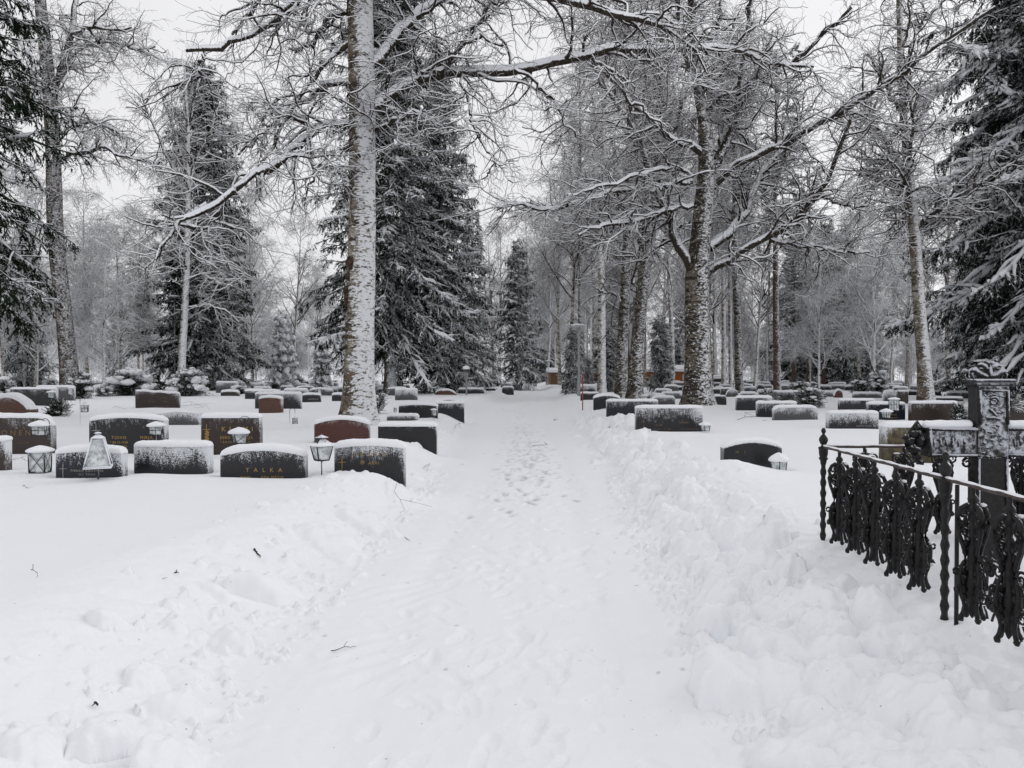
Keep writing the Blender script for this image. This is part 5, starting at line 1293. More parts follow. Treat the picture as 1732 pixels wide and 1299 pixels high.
lantern(68, 800, 44, 32, 9.95, "tall square glass lantern with a crossed frame and a round snow hat", cap=.42, roof=.18, rz=.12, top=1.0, bottom=.95)
lantern(68, 736, 19, 26, 11.2, "small glass lantern hanging from a tall crook above the tall square one", style='grid', cap=.45, hook=(84, 1, 9), roof=.16, rz=.25)
lantern(166, 791, 60, 44, 9.35, "white-frosted pyramid lantern with a knob on top, before the black stone", top=.50, bottom=1.15, cap=.0, frost=True, roof=.16, rz=.42, stake=True)
lantern(264, 735, 18, 24, 12.5, "small six-paned lantern with a snow hat at the end of the two-name stone", style='grid', cap=.42, stake=True, roof=.2, rz=.3)
lantern(143.5, 697, 19, 12, 19.5, "tiny lantern on a thin wire crook out in the open snow", cap=.35, hook=(135.5, 1, 9), roof=.35, style='grid')
lantern(405, 749, 19, 26, 12.0, "lantern with a pointed snow hat in front of the gilt rose stone", top=1.05, bottom=.85, cap=.50, hook=(424, 1, 26), roof=.15, rz=.6)
lantern(499, 719, 16, 9.5, 20, "tiny dark lantern with crossed panes hanging from a bent wire crook", cap=.3, hook=(490, 1, 13), roof=.22)
lantern(544, 779, 44, 33, 9.7, "black carriage lantern on a thin stake with a little chimney roof", top=1.08, bottom=.72, cap=.30, stake=True, roof=.42, rz=.65, crown=True, style='n')
lantern(1317, 801, 24, 24, 10.0, "blue-white glass lantern with a double snow hat beside the faint-name stone", top=1.0, bottom=.82, cap=.75, roof=.12, rz=.6, style='n')
lantern(1193, 729, 11, 15, 17.2, "low lantern with a flat snow hat at the end of the long cross stone", top=1.0, bottom=.8, cap=.5, roof=.1, style='n')
lantern(1499, 707, 12, 15, 20.5, "lantern with a mushroom of snow on a short stake before the blue stone", top=1.0, bottom=.7, cap=.5, roof=.15, stake=True, style='grid')
lantern(1512, 695, 26, 14, 21, "dark glass lantern hanging from a crook over the blue stone", cap=.35, hook=(1519, 1, 10), roof=.25, style='grid')
lantern(1350, 683, 27, 12, 33, "tall dark lantern on a post at the end of the stone behind the round bush", cap=.4, roof=.25, stake=True, style='grid')
lantern(540, 666, 11, 7.5, 44, "little white lantern before the broad arched stone", cap=.4, roof=.2, style='n', stake=True)
lantern(87, 673, 11, 11, 30.8, "low lantern at the end of the wide black stone behind the boulder", cap=.35, roof=.15, style='grid', stake=True)
lantern(120, 668, 14, 9, 35, "pale lantern tucked beside the dark stone under the leaning round bush", cap=.3, roof=.2, style='n', stake=True)
lantern(668.5, 697, 8, 5.5, 22.2, "very small lantern at the birch end of the black low stone", cap=.0, roof=.1, style='n', stake=True)
lantern(734, 703, 12, 9, 21.8, "small crossed lantern at the path end of the black low stone", cap=.3, roof=.15, stake=True)
lantern(1091, 677, 8, 8, 37, "little lantern with a snow hat behind the blue black stone", cap=.5, roof=.1, style='n', stake=True)
lantern(1103, 676, 13, 6, 36.5, "slim dark lantern just beside the little one with a snow hat", cap=.3, roof=.3, style='n', stake=True)
lantern(1220 + 102, 690, 1 + 9, 8, 23.3, "tiny lantern nestled between the two overlapping stones", cap=.4, roof=.2, style='n', stake=True)
lantern(76, 652, 8, 9, 60, "far lantern in front of the blue black stone against the wood", cap=.3, roof=.15, style='n', stake=True)

# ================================================================ cast iron fence and cross
M_IRON = m_metal("cast_iron", (.006, .005, .0055), -.04, .55, .62, 55)
M_IRONC = m_metal("snow_plastered_iron", (.010, .009, .010), .33, .6, .46, 30, (.50, .52, .57))
M_RAIL = m_metal("iron_rail", (.05, .036, .032), -.1, .6, .60, 70)
FX, FY, FH = 2.50, 6.20, .565 + .02          # corner post; the top rail is FH below the eye
RZ = EYE - FH                                 # height of the top rail
def scroll(m, c, r, a0, turns, u, v, rad=.009, k=6, n=20, inward=.25):
    """spiral scroll in the plane of u, v"""
    t = np.linspace(0, 1, n); a = a0 + t * turns * 2 * math.pi; rr_ = r * (1 - (1 - inward) * t)
    P = np.array(c) + (rr_ * np.cos(a))[:, None] * np.array(u) + (rr_ * np.sin(a))[:, None] * np.array(v)
    m.tube(P, rad * (1 - .35 * t), k)
def baluster_mesh():
    m = MB(); Z = np.array([0, 0, 1.0])
    m.lathe([(.013, 0), (.013, -.030), (.024, -.040), (.028, -.055), (.018, -.065), (.034, -.085), (.034, -.10), (.016, -.12)], k=8)
    m.lathe([(.012, -.10), (.020, -.13), (.014, -.16), (.024, -.19), (.016, -.22), (.024, -.25), (.028, -.28), (.026, -.31), (.028, -.34), (.034, -.37), (.040, -.41), (.036, -.45), (.034, -.48), (.022, -.505), (.014, -.53), (.018, -.555), (.010, -.575), (.001, -.585)],
            k=10, mod=lambda th, z: 1 + .22 * np.sin(4 * th + z * 40) + .12 * np.sin(7 * th - z * 90))
    for q in range(4):
        a = q * math.pi / 2; u = np.array([math.cos(a), math.sin(a), 0]); wf = 1.0 if q % 2 else .94
        m.tube([np.array([0, 0, -.082]), u * .032 + Z * -.078, u * .062 * wf + Z * -.092, u * .082 * wf + Z * -.125, u * .084 * wf + Z * -.17, u * .072 * wf + Z * -.215, u * .050 + Z * -.255, u * .036 + Z * -.295, u * .040 + Z * -.335], [.011, .012, .013, .013, .012, .012, .012, .012, .011], 7)
        scroll(m, u * .050 + Z * -.135, .024, 1.2, -1.15, u, Z, .0085)
        scroll(m, u * .042 + Z * -.20, .020, 0, 1.2, u, Z, .0085)
        m.tube([u * .040 + Z * -.33, u * .056 + Z * -.355, u * .066 + Z * -.395, u * .064 + Z * -.44, u * .054 + Z * -.48, u * .046 + Z * -.505], [.011, .013, .015, .015, .013, .010], 7)
        scroll(m, u * .084 + Z * -.375, .017, math.pi, -1.0, u, Z, .007, n=14, inward=.55)
        m.blob(u * .078 + Z * -.455, (.017, .017, .018), q, .2, 8, 6)
        m.tube([u * .044 + Z * -.50, u * .040 + Z * -.53, u * .046 + Z * -.56, u * .056 + Z * -.578], [.012, .010, .012, .013], 6); m.blob(u * .058 + Z * -.582, (.015, .015, .014), q + 9, .2, 8, 6)
        for (rr_, zz, s_) in ((.060, -.165, .012), (.034, -.245, .015), (.040, -.285, .012), (.050, -.37, .017), (.052, -.41, .019), (.048, -.45, .018), (.040, -.485, .015)):
            m.blob(u * rr_ + Z * zz, (s_, s_, s_ * 1.3), int(zz * -999) + q, .42, 8, 6)
    for k in range(len(m.v)): m.v[k] = m.v[k] * [1, 1, 1.17]
    return m.mesh("baluster", M_IRON)
def panel_scroll_mesh():
    """the wide rosette with two rolled scrolls that hangs under the rail between balusters; spans local x"""
    m = MB(); X = np.array([1, 0, 0.]); Z = np.array([0, 0, 1.])
    for s in (-1, 1):
        scroll(m, X * s * .062 + Z * -.085, .040, math.pi / 2, -s * 1.35, X, Z, .0085, n=26)
        m.tube([X * s * .004 + Z * -.038, X * s * .03 + Z * -.045, X * s * .06 + Z * -.044], .007, 6)
        m.tube([X * s * .055 + Z * -.125, X * s * .035 + Z * -.16, X * s * .02 + Z * -.20], .008, 6)
    rr = np.random.RandomState(4)
    for k in range(12):
        a = k / 12 * 2 * math.pi; m.blob(X * .030 * math.cos(a) + Z * (-.085 + .036 * math.sin(a)), (.013, .012, .013), k, .35, 7, 5)
    m.blob((0, 0, -.085), (.022, .02, .024), 5, .3, 9, 7); m.blob((0, 0, -.025), (.012, .012, .03), 6, .2, 8, 6)
    return m.mesh("scroll_panel", M_IRON)
def finial_post(parent, x, y, zb, tall=True, name="post"):
    m = MB(); z = RZ
    m.lathe([(.001, z + .150), (.010, z + .148), (.0175, z + .134), (.0175, z + .118), (.010, z + .104), (.010, z + .098), (.024, z + .082), (.034, z + .062), (.034, z + .046), (.024, z + .022), (.014, z + .012), (.02, z + .006),
             (.022, z + .0), (.036, z - .004), (.040, z - .012), (.036, z - .022), (.034, z - .06), (.028, z - .085), (.036, z - .092), (.034, z - .10), (.024, z - .115)], c=(x, y, 0), k=16)
    zz = np.linspace(z - .11, zb - .3, 150)
    m.lathe([(.0195, q) for q in zz], c=(x, y, 0), k=12, mod=lambda th, q: 1 + .20 * np.cos(2 * th + q * 2 * math.pi / .085) + .06 * np.cos(4 * th + q * 4 * math.pi / .085))
    return link(name, m.mesh(name, M_IRON), parent)
def fence():
    root = empty("iron_fence", (FX, FY, gz(FX, FY)), 0, "black cast iron grave fence with twisted corner posts and lacy balusters", "fence")
    org = np.array(root.location); X0 = FX; 
    def L_(o): o.location = tuple(np.array(o.location) - org); return o
    zg = FIELD
    def xf(y): return FX - (FY - y) * .045                     # the near run leans a little towards the path
    posts = [(FX, FY), (xf(4.30), 4.30), (xf(2.35), 2.35), (FX + 1.95, FY), (FX + 3.9, FY)]
    for (x, y) in posts: L_(finial_post(root, x, y, zg))
    m = MB()
    m.tube([(xf(4.22) + .012, 4.20, RZ - .02), (xf(4.22) + .012, 4.20, zg - .2)], .0115, 8); L_(link("brace_bar", m.mesh("brace_bar", M_IRON), root))
    def rail(a, b):
        m = MB(); a = np.array(a); b = np.array(b); d = unit(b - a); s = np.cross(d, [0, 0, 1.0]); n = 30
        P = a + (b - a) * np.linspace(0, 1, n)[:, None]; P[:, 2] += .0015 * np.sin(np.arange(n) * 1.3)
        m.tube(P, .0125, 8); L_(link("rail", m.mesh("rail", M_RAIL), root))
        sm = MB(); hh = .006 + .004 * np.abs(np.sin(np.arange(n) * 2.1)); P2 = P.copy(); P2[:, 2] += .008
        sm.tube(P2, np.clip(hh + .0015, .004, .0105), 6); L_(link("snow_strip", sm.mesh("snow_strip", M_SNOWCAP), root))
    rail((xf(4.30), 4.30, RZ), (FX, FY, RZ)); rail((xf(2.35), 2.35, RZ), (xf(4.30), 4.30, RZ))
    rail((FX, FY, RZ), (FX + 1.95, FY, RZ)); rail((FX + 1.95, FY, RZ), (FX + 3.9, FY, RZ))
    bm = baluster_mesh(); pm = panel_scroll_mesh()
    def bal(x, y, rz, me=bm, nm="baluster", z=RZ - .008): 
        o = link(nm, me, root, (x, y, z)); o.rotation_euler = (0, 0, rz); L_(o); return o
    ys = [5.86, 5.55, 5.23, 4.91, 4.60, 4.02, 3.70, 3.38, 3.06, 2.74]
    for i, y in enumerate(ys): bal(xf(y), y, .06 * math.sin(i * 2.3))
    for y in [5.70, 5.39, 5.07, 4.755, 3.86, 3.54, 3.22, 2.9]: bal(xf(y), y, math.pi / 2, pm, "scroll_panel", RZ - .30); bal(xf(y), y, math.pi / 2, pm, "scroll_panel", RZ - .50).scale = (.85, .8, .75)
    for k in range(12):
        x = FX + .33 + k * .315
        if abs(x - (FX + 1.95)) < .12: continue
        bal(x, FY, .05 * math.sin(k)); bal(x, FY - .012, 0, pm, "scroll_panel", RZ - .012)
        # snow on the shoulders
    sn = MB(); rr = np.random.RandomState(2)
    for y in ys:
        for (dz, dx) in ((-.112, .046), (-.435, .062), (-.565, .072)):
            for s in (1,):
                sn.blob((xf(y) + dx, y - .01, RZ + dz + .014), (.018, .017, .010), int(y * 50), .25, 8, 6)
                if rr.rand() < .6: sn.blob((xf(y) + .01, y + dx, RZ + dz + .014), (.015, .019, .009), int(y * 70), .25, 8, 6)
    for k in range(12):
        x = FX + .33 + k * .315
        for s in (-1, 1): sn.blob((x + s * .062, FY - .012, RZ - .054), (.030, .012, .007), k, .2, 8, 6)
    o = link("snow_tufts", sn.mesh("snow_tufts", M_SNOWCAP), root); o.location = tuple(-org); o["kind"] = "stuff"
fence()

def cross():
    d = 5.30; cx = xat(1672, d); z = lambda py: EYE + ray(866, py)[1] * d; px = d / F
    g = FIELD; root = empty("iron_cross", (cx, d, g), 0, "snow-plastered cast iron grave cross with a crown of leaves on top", "grave cross")
    t = .055; org = np.array([cx, d, g])
    def P(name, m, mat=M_IRONC, sm=False): return link(name, m.mesh(name, mat, sm), root)
    w = 53 * px; zt = z(652); za = z(722); zb_ = z(772); ah = za - zb_
    s = MB(); s.box(-w/2, w/2, -t, t, -.35, zb_ - g, bev=.006)
    sh = P("shaft", s, M_IRON)
    u = MB(); u.box(-w/2, w/2, -t - .004, t + .004, zb_ - g, zt - g, bev=.006); P("upper_shaft", u)
    # raised edge mouldings and reliefs of the upright
    e = MB()
    for sx in (-1, 1):
        e.tube([(sx * (w/2 - .014), -t - .008, za - g + .02), (sx * (w/2 - .014), -t - .008, zt - g - .03)], .011, 6)
        e.tube([(sx * (w/2 - .012), -t - .004, .05), (sx * (w/2 - .012), -t - .004, zb_ - g - .01)], .009, 6)
    e.tube([(-w/2 + .02, -t - .008, zt - g - .035), (w/2 - .02, -t - .008, zt - g - .035)], .009, 6)
    P("moulding", e, M_IRONC, True)
    r = MB(); rr = np.random.RandomState(8)
    zc = (zt + za) / 2 - g
    scroll(r, (0, -t - .002, zc + .035), .032, 0, 1.4, (1, 0, 0), (0, 0, 1), .010, n=24)
    r.tube([(-.03, -t - .004, zc - .02), (-.01, -t - .006, zc - .035), (.02, -t - .004, zc - .07)], .012, 6)
    r.tube([(-.05, -t - .002, zc - .085), (.0, -t - .006, zc - .075), (.045, -t - .002, zc - .085)], .013, 6)
    for k in range(26): r.blob((rr.uniform(-.07, .07), -t - .002, rr.uniform(zb_ - g, zt - g - .06)), (rr.uniform(.010, .022), .008, rr.uniform(.006, .014)), k, .4, 8, 6)
    P("relief", r, M_IRONC, True)
    c = MB(); c.box(-w/2 - .022, w/2 + .022, -t - .02, t + .02, zt - g, zt - g + .022, bev=.006); c.box(-w/2 - .034, w/2 + .034, -t - .03, t + .03, zt - g + .022, zt - g + .045, bev=.008); P("capital", c)
    # crown of leaves
    k_ = MB(); z1 = zt - g + .045
    k_.blob((0, 0, z1 + .045), (.022, .03, .060), 1, .12, 12, 9)
    for s_ in (-1, 1):
        k_.tube([(0, 0, z1 + .01), (s_ * .03, -.005, z1 + .02), (s_ * .062, 0, z1 + .03), (s_ * .095, 0, z1 + .06), (s_ * .125, 0, z1 + .045)], [.022, .020, .022, .026, .008], 7)
        k_.tube([(s_ * .01, 0, z1 + .05), (s_ * .03, -.004, z1 + .085), (s_ * .055, 0, z1 + .095), (s_ * .085, 0, z1 + .085)], [.018, .022, .020, .008], 7)
        k_.tube([(s_ * .105, 0, z1 + .0), (s_ * .12, 0, z1 + .03), (s_ * .10, 0, z1 + .055)], [.010, .013, .008], 6)
        k_.blob((s_ * .055, 0, z1 + .07), (.018, .014, .012), 3, .3, 8, 6)
    k_.tube([(-.004, 0, z1 + .08), (.0, 0, z1 + .115), (.03, 0, z1 + .105), (.045, 0, z1 + .08)], [.022, .018, .018, .010], 7)
    P("crown_ornament", k_, M_IRONC, True)
    # arms with framed panels and leaf tips
    for s_ in (-1, 1):
        a = MB(); x0 = w/2; x1 = w/2 + .33
        lo, hi = (x0, x1) if s_ > 0 else (-x1, -x0)
        a.box(lo, hi, -t + .004, t - .004, zb_ - g, za - g, bev=.006)
        arm = P("arm", a, M_IRONC)
        b = MB()
        for zz in (zb_ - g + .012, za - g - .014): b.tube([(lo, -t + .0, zz), (hi, -t + .0, zz)], .012, 6)
        b.tube([((hi if s_ > 0 else lo) - s_ * .012, -t, zb_ - g), ((hi if s_ > 0 else lo) - s_ * .012, -t, za - g)], .012, 6)
        link("arm_moulding", b.mesh("arm_moulding", M_IRONC), arm)
        q = MB()
        for k in range(6): q.blob((lo + (hi - lo) * (.12 + k * .125), -t + .002, (za + zb_) / 2 - g + .01 * math.sin(k * 3)), (.007 + .004 * (k % 2), .004, .030 - .006 * (k % 3)), k, .5, 8, 6)
        link("raised_letters", q.mesh("raised_letters", M_IRONC), arm)
        f = MB(); xe = hi if s_ > 0 else lo; zm = (za + zb_) / 2 - g
        for (dx, dz, r_) in ((.03, .0, .045), (.075, .055, .036), (.075, -.055, .036), (.105, .0, .034), (.055, .095, .026), (.055, -.10, .026), (.125, .03, .02), (.1, -.04, .024), (.03, -.14, .02)):
            f.blob((xe + s_ * dx, 0, zm + dz), (r_, .032, r_ * .8), int(dx * 999 + dz * 77 + 100), .4, 11, 8)
        f.tube([(xe, 0, zm + .06), (xe + s_ * .05, 0, zm + .135), (xe + s_ * .10, 0, zm + .06)], .014, 6)
        link("leaf_tip", f.mesh("leaf_tip", M_IRON), arm)
        sc = MB(); n = 26; xs = np.linspace(x0 + .004, x1 + .01, n) * s_
        zz = za - g + .014 + .010 * np.abs(noise2(xs * 9, xs * 0 + s_)) 
        sc.tube(np.stack([xs, np.full(n, .0), zz], 1), np.clip(.032 + .006 * noise2(xs * 14, xs * 0), .02, .05) * np.clip(1.25 - np.abs(np.linspace(-1, 1, n)) ** 9 * .9, .3, 1), 10)
        so_ = link("snow_cap", sc.mesh("snow_cap", M_SNOWCAP), root); so_.scale = (1, 1.35, 1)
    v = MB()                                                   # small rolled scrolls in the corners below the arms
    for s_ in (-1, 1):
        scroll(v, (s_ * (w/2 + .035), 0, zb_ - g - .045), .034, math.pi / 2, -s_ * 1.2, (1, 0, 0), (0, 0, 1), .010)
        v.tube([(s_ * (w/2 + .01), 0, zb_ - g - .10), (s_ * (w/2 + .02), 0, zb_ - g - .12), (s_ * (w/2 + .005), 0, zb_ - g - .2)], .009, 6)
    P("corner_scroll", v, M_IRON, True)
cross()

# ================================================================ lamps, stake, cabins
M_STEEL = plain("galvanised_steel", (.30, .31, .32), .5, .4, .3)
M_REDP = plain("faded_red_paint", (.28, .055, .05), .5)
M_LHEAD = plain("lamp_housing", (.42, .43, .45), .5)
def street_lamp(px, pyb, pyt, d, label, arm=.9, side=-1, r=.05):
    x = xat(px, d); zb = gz(x, d); zt = EYE + ray(866, pyt)[1] * d - zb
    root = empty("street_lamp", (x, d, zb), 0, label, "street lamp", "street lamps")
    m = MB(); m.lathe([(r * 1.3, -.3), (r * 1.3, .9), (r, .95), (r * .75, zt - .05), (.001, zt)], k=12); link("pole", m.mesh("pole", M_STEEL), root)
    h = MB(); h.lathe([(.001, -.10), (.16, -.09), (.30, -.02), (.30, .03), (.12, .07), (.001, .08)], c=(0, 0, 0), k=16); o = link("lamp_head", h.mesh("lamp_head", M_LHEAD), root, (side * arm * .35, 0, zt + .06)); o.scale = (1.35, .8, .9)
    s = MB(); s.lathe([(.30, .03), (.30, .07), (.20, .12), (.001, .14)], k=16, mod=lambda th, z: 1 + .06 * np.sin(3 * th)); o = link("snow_cap", s.mesh("snow_cap", M_SNOWCAP), root, (side * arm * .35, 0, zt + .06)); o.scale = (1.38, .85, .9)
street_lamp(979, 668, 553, 45, "street lamp with a flat oval head beside the thuja at the path", side=-.2, r=.07)
street_lamp(296, 640, 503, 60, "pale thin street lamp before the white-stemmed birch", side=-.1, r=.06)
street_lamp(927, 652, 612, 92, "small far street lamp next to the grey shed", side=-.1)
def globe_lamp(px, pyt, d, label, sc=1.0):
    x = xat(px, d); zb = gz(x, d); zt = EYE + ray(866, pyt)[1] * d - zb
    root = empty("globe_lamp", (x, d, zb), 0, label, "path lamp")
    m = MB(); m.lathe([(.055, -.3), (.055, zt - .42), (.09, zt - .40), (.09, zt - .36)], k=10); link("pole", m.mesh("pole", M_STEEL), root)
    g = MB(); g.lathe([(.08, zt - .37), (.17, zt - .34), (.20, zt - .22), (.16, zt - .08), (.001, zt - .02)], k=14); link("globe", g.mesh("globe", plain("smoked_globe", (.06, .06, .065), .3)), root)
    s = MB(); s.lathe([(.20, zt - .20), (.23, zt - .14), (.17, zt - .02), (.001, zt + .04)], c=(-.02, 0, 0), k=14); link("snow_cap", s.mesh("snow_cap", M_SNOWCAP), root)
globe_lamp(789, 619, 47, "knee-high style globe lamp on a grey post with snow on the globe")
# red marker stake
x = xat(985.5, 30.5); z = gz(x, 30.5); m = MB(); m.tube([(0, 0, -.3), (0, 0, EYE + ray(866, 632)[1] * 30.5 - z)], .022, 8)
tag(link("marker_stake", m.mesh("marker_stake", M_REDP), None, (x, 30.5, z)), "thin red snow marker stake beside the street lamp", "marker stake")

def boards(name, c):
    m = new_mat(name); b = N(m); v = obj_vec(b)
    wv = b.n("ShaderNodeTexWave", {'Vector': v, 'Scale': 2.2, 'Distortion': 0.0}, wave_type='BANDS', bands_direction='X').outputs['Fac']
    k = b.step(wv, .0, .18)
    cc = b.mixc(b.noise(v, 3, 4), tuple(q * .8 for q in c), tuple(min(1, q * 1.2) for q in c))
    b.out(b.bsdf(b.mixc(k, tuple(q * .35 for q in c), cc), .7)); return m
M_ORANGE = boards("orange_red_boards", (.40, .125, .035)); M_BROWNW = boards("brown_boards", (.20, .105, .06)); M_WHITEP = plain("white_paint", (.7, .7, .68), .6); M_DARKW = plain("dark_window", (.02, .022, .025), .2)
M_GREYD = boards("grey_boards", (.28, .26, .25))
def cabin(px0, px1, pyroof, pyeave, d, wall, label, name="cabin", door=None, windows=(), deep=4.0, cat="cabin"):
    x0, x1 = xat(px0, d), xat(px1, d); xc = (x0 + x1) / 2; w = x1 - x0
    zr = EYE + ray(866, pyroof)[1] * d; ze = EYE + ray(866, pyeave)[1] * d
    root = empty(name, (xc, d, FIELD), 0, label, cat)
    m = MB(); m.box(-w/2, w/2, 0, deep, -.3, ze - FIELD); link("wall", m.mesh("wall", wall, False), root)
    r = MB(); o = .35; h0 = ze - FIELD; h1 = zr - FIELD - .25
    V = np.array([[-w/2-o, -o, h0], [w/2+o, -o, h0], [w/2+o, deep/2, h1], [-w/2-o, deep/2, h1], [-w/2-o, deep+o, h0], [w/2+o, deep+o, h0]]); 
    r.add(np.vstack([V, V - [0, 0, .1]]), [[0,1,2,3],[3,2,5,4],[6,9,8,7],[9,10,11,8],[0,6,7,1],[4,5,11,10],[0,3,9,6],[3,4,10,9],[1,7,8,2],[2,8,11,5]]); rf_ = link("roof", r.mesh("roof", plain("roof_edge", (.12, .1, .09)), False), root)
    s = MB(); U = V + [0, 0, .28]; s.add(np.vstack([U, V + [0, 0, .004]]), [[0,1,2,3],[3,2,5,4],[6,9,8,7],[9,10,11,8],[0,6,7,1],[4,5,11,10],[0,3,9,6],[3,4,10,9],[1,7,8,2],[2,8,11,5]]); link("roof_snow", s.mesh("roof_snow", M_SNOWCAP, False), rf_)
    if door:
        a, b_ = door; g = MB(); g.box(a * w, b_ * w, -.06, -.003, 0, h0 * .86); link("door", g.mesh("door", M_GREYD, False), root)
    for (a, b_, c_, e_) in windows:
        g = MB(); g.box(a * w, b_ * w, -.08, -.003, h0 * c_, h0 * e_); f = link("window", g.mesh("window", M_WHITEP, False), root)
        g = MB(); g.box(a * w + .12, b_ * w - .12, -.09, -.075, h0 * c_ + .1, h0 * e_ - .1); link("pane", g.mesh("pane", M_DARKW, False), f)
cabin(931, 962, 622, 630, 92, M_BROWNW, "small brown shed with a grey door and snowy roof at the end of the path", "shed", door=(-.12, .30), cat="shed")
cabin(990, 1026, 622, 632, 100, M_ORANGE, "red wall of a low cabin glimpsed between the birches behind the thujas", deep=5)
cabin(1089, 1165, 617, 628.5, 84, M_ORANGE, "bright orange cabin with a snowy roof behind the forked birch", windows=((.36, .46, .40, .80),), deep=5)
cabin(1199, 1224, 635, 640.5, 84, plain("dark_boards", (.04, .035, .03)), "low dark shelter under a thick snow roof beside the orange cabin", "shelter", cat="shelter")
# snow mound and mesh gate where the path ends
def gate():
    d = 112; x0, x1 = xat(893, d), xat(928, d); root = empty("mesh_gate", ((x0 + x1) / 2, d, FIELD), 0, "light metal mesh gate across the far end of the path", "gate"); w = x1 - x0
    m = MB(); m.box(-w/2, w/2, -.03, .03, 1.35, 1.42); m.box(-w/2, w/2, -.03, .03, .1, .16)
    for k in range(15): m.box(-w/2 + k * w / 14 - .012, -w/2 + k * w / 14 + .012, -.012, .012, .1, 1.4)
    link("bars", m.mesh("bars", M_STEEL, False), root)
    for s in (-1, 1):
        p = MB(); p.tube([(s * w/2, 0, -.3), (s * w/2, 0, 1.6)], .06, 8); link("post", p.mesh("post", M_STEEL), root)
gate()

# ================================================================ low bushes under snow
def bush_mesh(seed, rx, ry, h, n=260, lump=34, spike=.09, cone=False, dark=1.0):
    rr = np.random.RandomState(seed); w = Wood()
    st = np.zeros((n, 3)); st[:, :2] = rr.randn(n, 2) * .1 * [rx, ry]
    a = rr.rand(n) * 6.28; el = np.radians(rr.uniform(5, 85, n)); d = np.stack([np.cos(a) * np.cos(el) * rx, np.sin(a) * np.cos(el) * ry, np.sin(el) * h], 1)
    Lg = np.linalg.norm(d, axis=1) * rr.uniform(.75, 1.05, n)
    P, R = grow(st, d, Lg, np.full(n, .012), np.full(n, .006), 6, .10, -.01, rr)
    w.tubes(P, R, 3, snow=.01, bias=-.2)
    s, dd, r, t, i = spawn(P, R, n * 5, rr, (20, 60), .4, 1)
    P2, R2 = grow(s, dd, rr.uniform(.12, .32, n * 5), np.full(n * 5, .008), np.full(n * 5, .004), 4, .1, -.03, rr); w.tubes(P2, R2, 3, snow=.01)
    s, dd, r, t, i = spawn(P2, R2, n * 34, rr, (20, 60), 0, 1)
    w.spikes(s, dd, spike * rr.uniform(.5, 1.2, n * 34), np.full(n * 34, spike * .32), .18 + rr.randn(n * 34) * .15, rr)
    me = w.mesh("foliage", M_BUSH, False)
    sn = MB(); k = 0
    for q in range(lump):
        i = rr.randint(n); p = P[i, -1] * rr.uniform(.86, 1.0)
        if p[2] < h * .25: continue
        r_ = rr.uniform(.07, .17) * (rx + h) * .55; sn.blob(p + [0, 0, .03], (r_ * 1.15, r_, r_ * .5), q + seed, .32, 12, 8)
    return me, sn.mesh("snow_clumps", M_SNOWCAP)
def bush(px, pyb, d, ms, label, sc=1.0, rz=0.0, name="snowy_bush", group=None, cat="bush"):
    x = xat(px, d); r = empty(name, (x, d, gz(x, d) - .05), rz, label, cat, group); link("foliage", ms[0], r); o = link("snow_clumps", ms[1], r); o["kind"] = "stuff"; r.scale = (sc,) * 3; return r
bA_ = bush_mesh(1, 1.6, 1.1, 1.65, 420, 90); bB_ = bush_mesh(2, .8, .7, 1.0, 200, 30); bC_ = bush_mesh(3, .42, .42, .95, 150, 22, spike=.07)
bush(219, 668, 46, bA_, "wide round snow-covered bush, middle of the clump before the frosted wood")
bush(317, 668, 45.5, bA_, "wide dark bush under lumpy snow beside the white-stemmed birch", rz=2.1, sc=1.02)
bush(136, 668, 40, bush_mesh(5, .62, .6, 1.45, 200, 34), "tilted haystack-shaped bush at the foot of the tall dark birch")
bush(176, 664, 44, bB_, "small bush filling the gap between the haystack-shaped bush and the round one", sc=.6)
bush(-6, 664, 38, bB_, "snowy bush at the edge of the picture beneath the near spruce", sc=1.2)
bush(40, 648, 64, bA_, "low snow-covered hedge behind the blue black stone", rz=1.0, sc=.8)
bush(86, 648, 66, bB_, "small snowy bush peeping over the blue black stone", sc=.9)
bush(97, 698, 24, bush_mesh(6, .30, .22, .5, 70, 10, spike=.06), "little snow-bent evergreen twig bush in front of the wide black stone")
bush(1373, 686, 29.5, bush_mesh(7, .55, .5, .85, 190, 26, spike=.07), "round snowy juniper between two rows of dark stones")
bush(1297, 670, 36.5, bush_mesh(8, .5, .4, .5, 110, 12, spike=.07), "low snow-humped bush beside the half covered stone")
bush(1352, 671, 44, bC_, "small pointed snowy bush beyond the lantern post", sc=1.0)
bush(1456, 662, 50, bush_mesh(9, .55, .5, 1.25, 150, 34), "plump snow-laden dwarf spruce, first of a pair", name="dwarf_spruce", cat="bush")
bush(1486, 662, 50, bush_mesh(10, .60, .5, 1.5, 170, 36), "taller plump dwarf spruce, second of the pair by the leaning birch", name="dwarf_spruce", cat="bush")
bush(636, 699, 25.5, bush_mesh(11, .22, .22, .8, 90, 16, spike=.06), "narrow frosted bush hidden behind the pale birch trunk")
bush(505, 647, 70, bC_, "little snowy shrub among the distant rows", sc=1.1); bush(1060, 662, 44, bB_, "low dark bush at the foot of the forked birch", sc=.7)
bush(408, 662, 49, bB_, "frosted shrub pressed between the far grey stones", sc=.55, rz=1); bush(720, 655, 60, bB_, "snow-capped shrub among stones before the dark spruces", sc=.7, rz=2)
bush(1626, 709, 20.6, bush_mesh(12, .16, .12, .46, 60, 16, spike=.05), "arched wreath of snowy fir branches leaning on the brown stone", name="fir_wreath", cat="wreath")
bush(1706, 684, 18.0, bush_mesh(13, .34, .12, .22, 60, 14, spike=.05), "snowy branches lying over the top of the stone lettered K K", name="fir_branches", cat="branches").location.z = EYE + ray(866, 690)[1] * 18.0

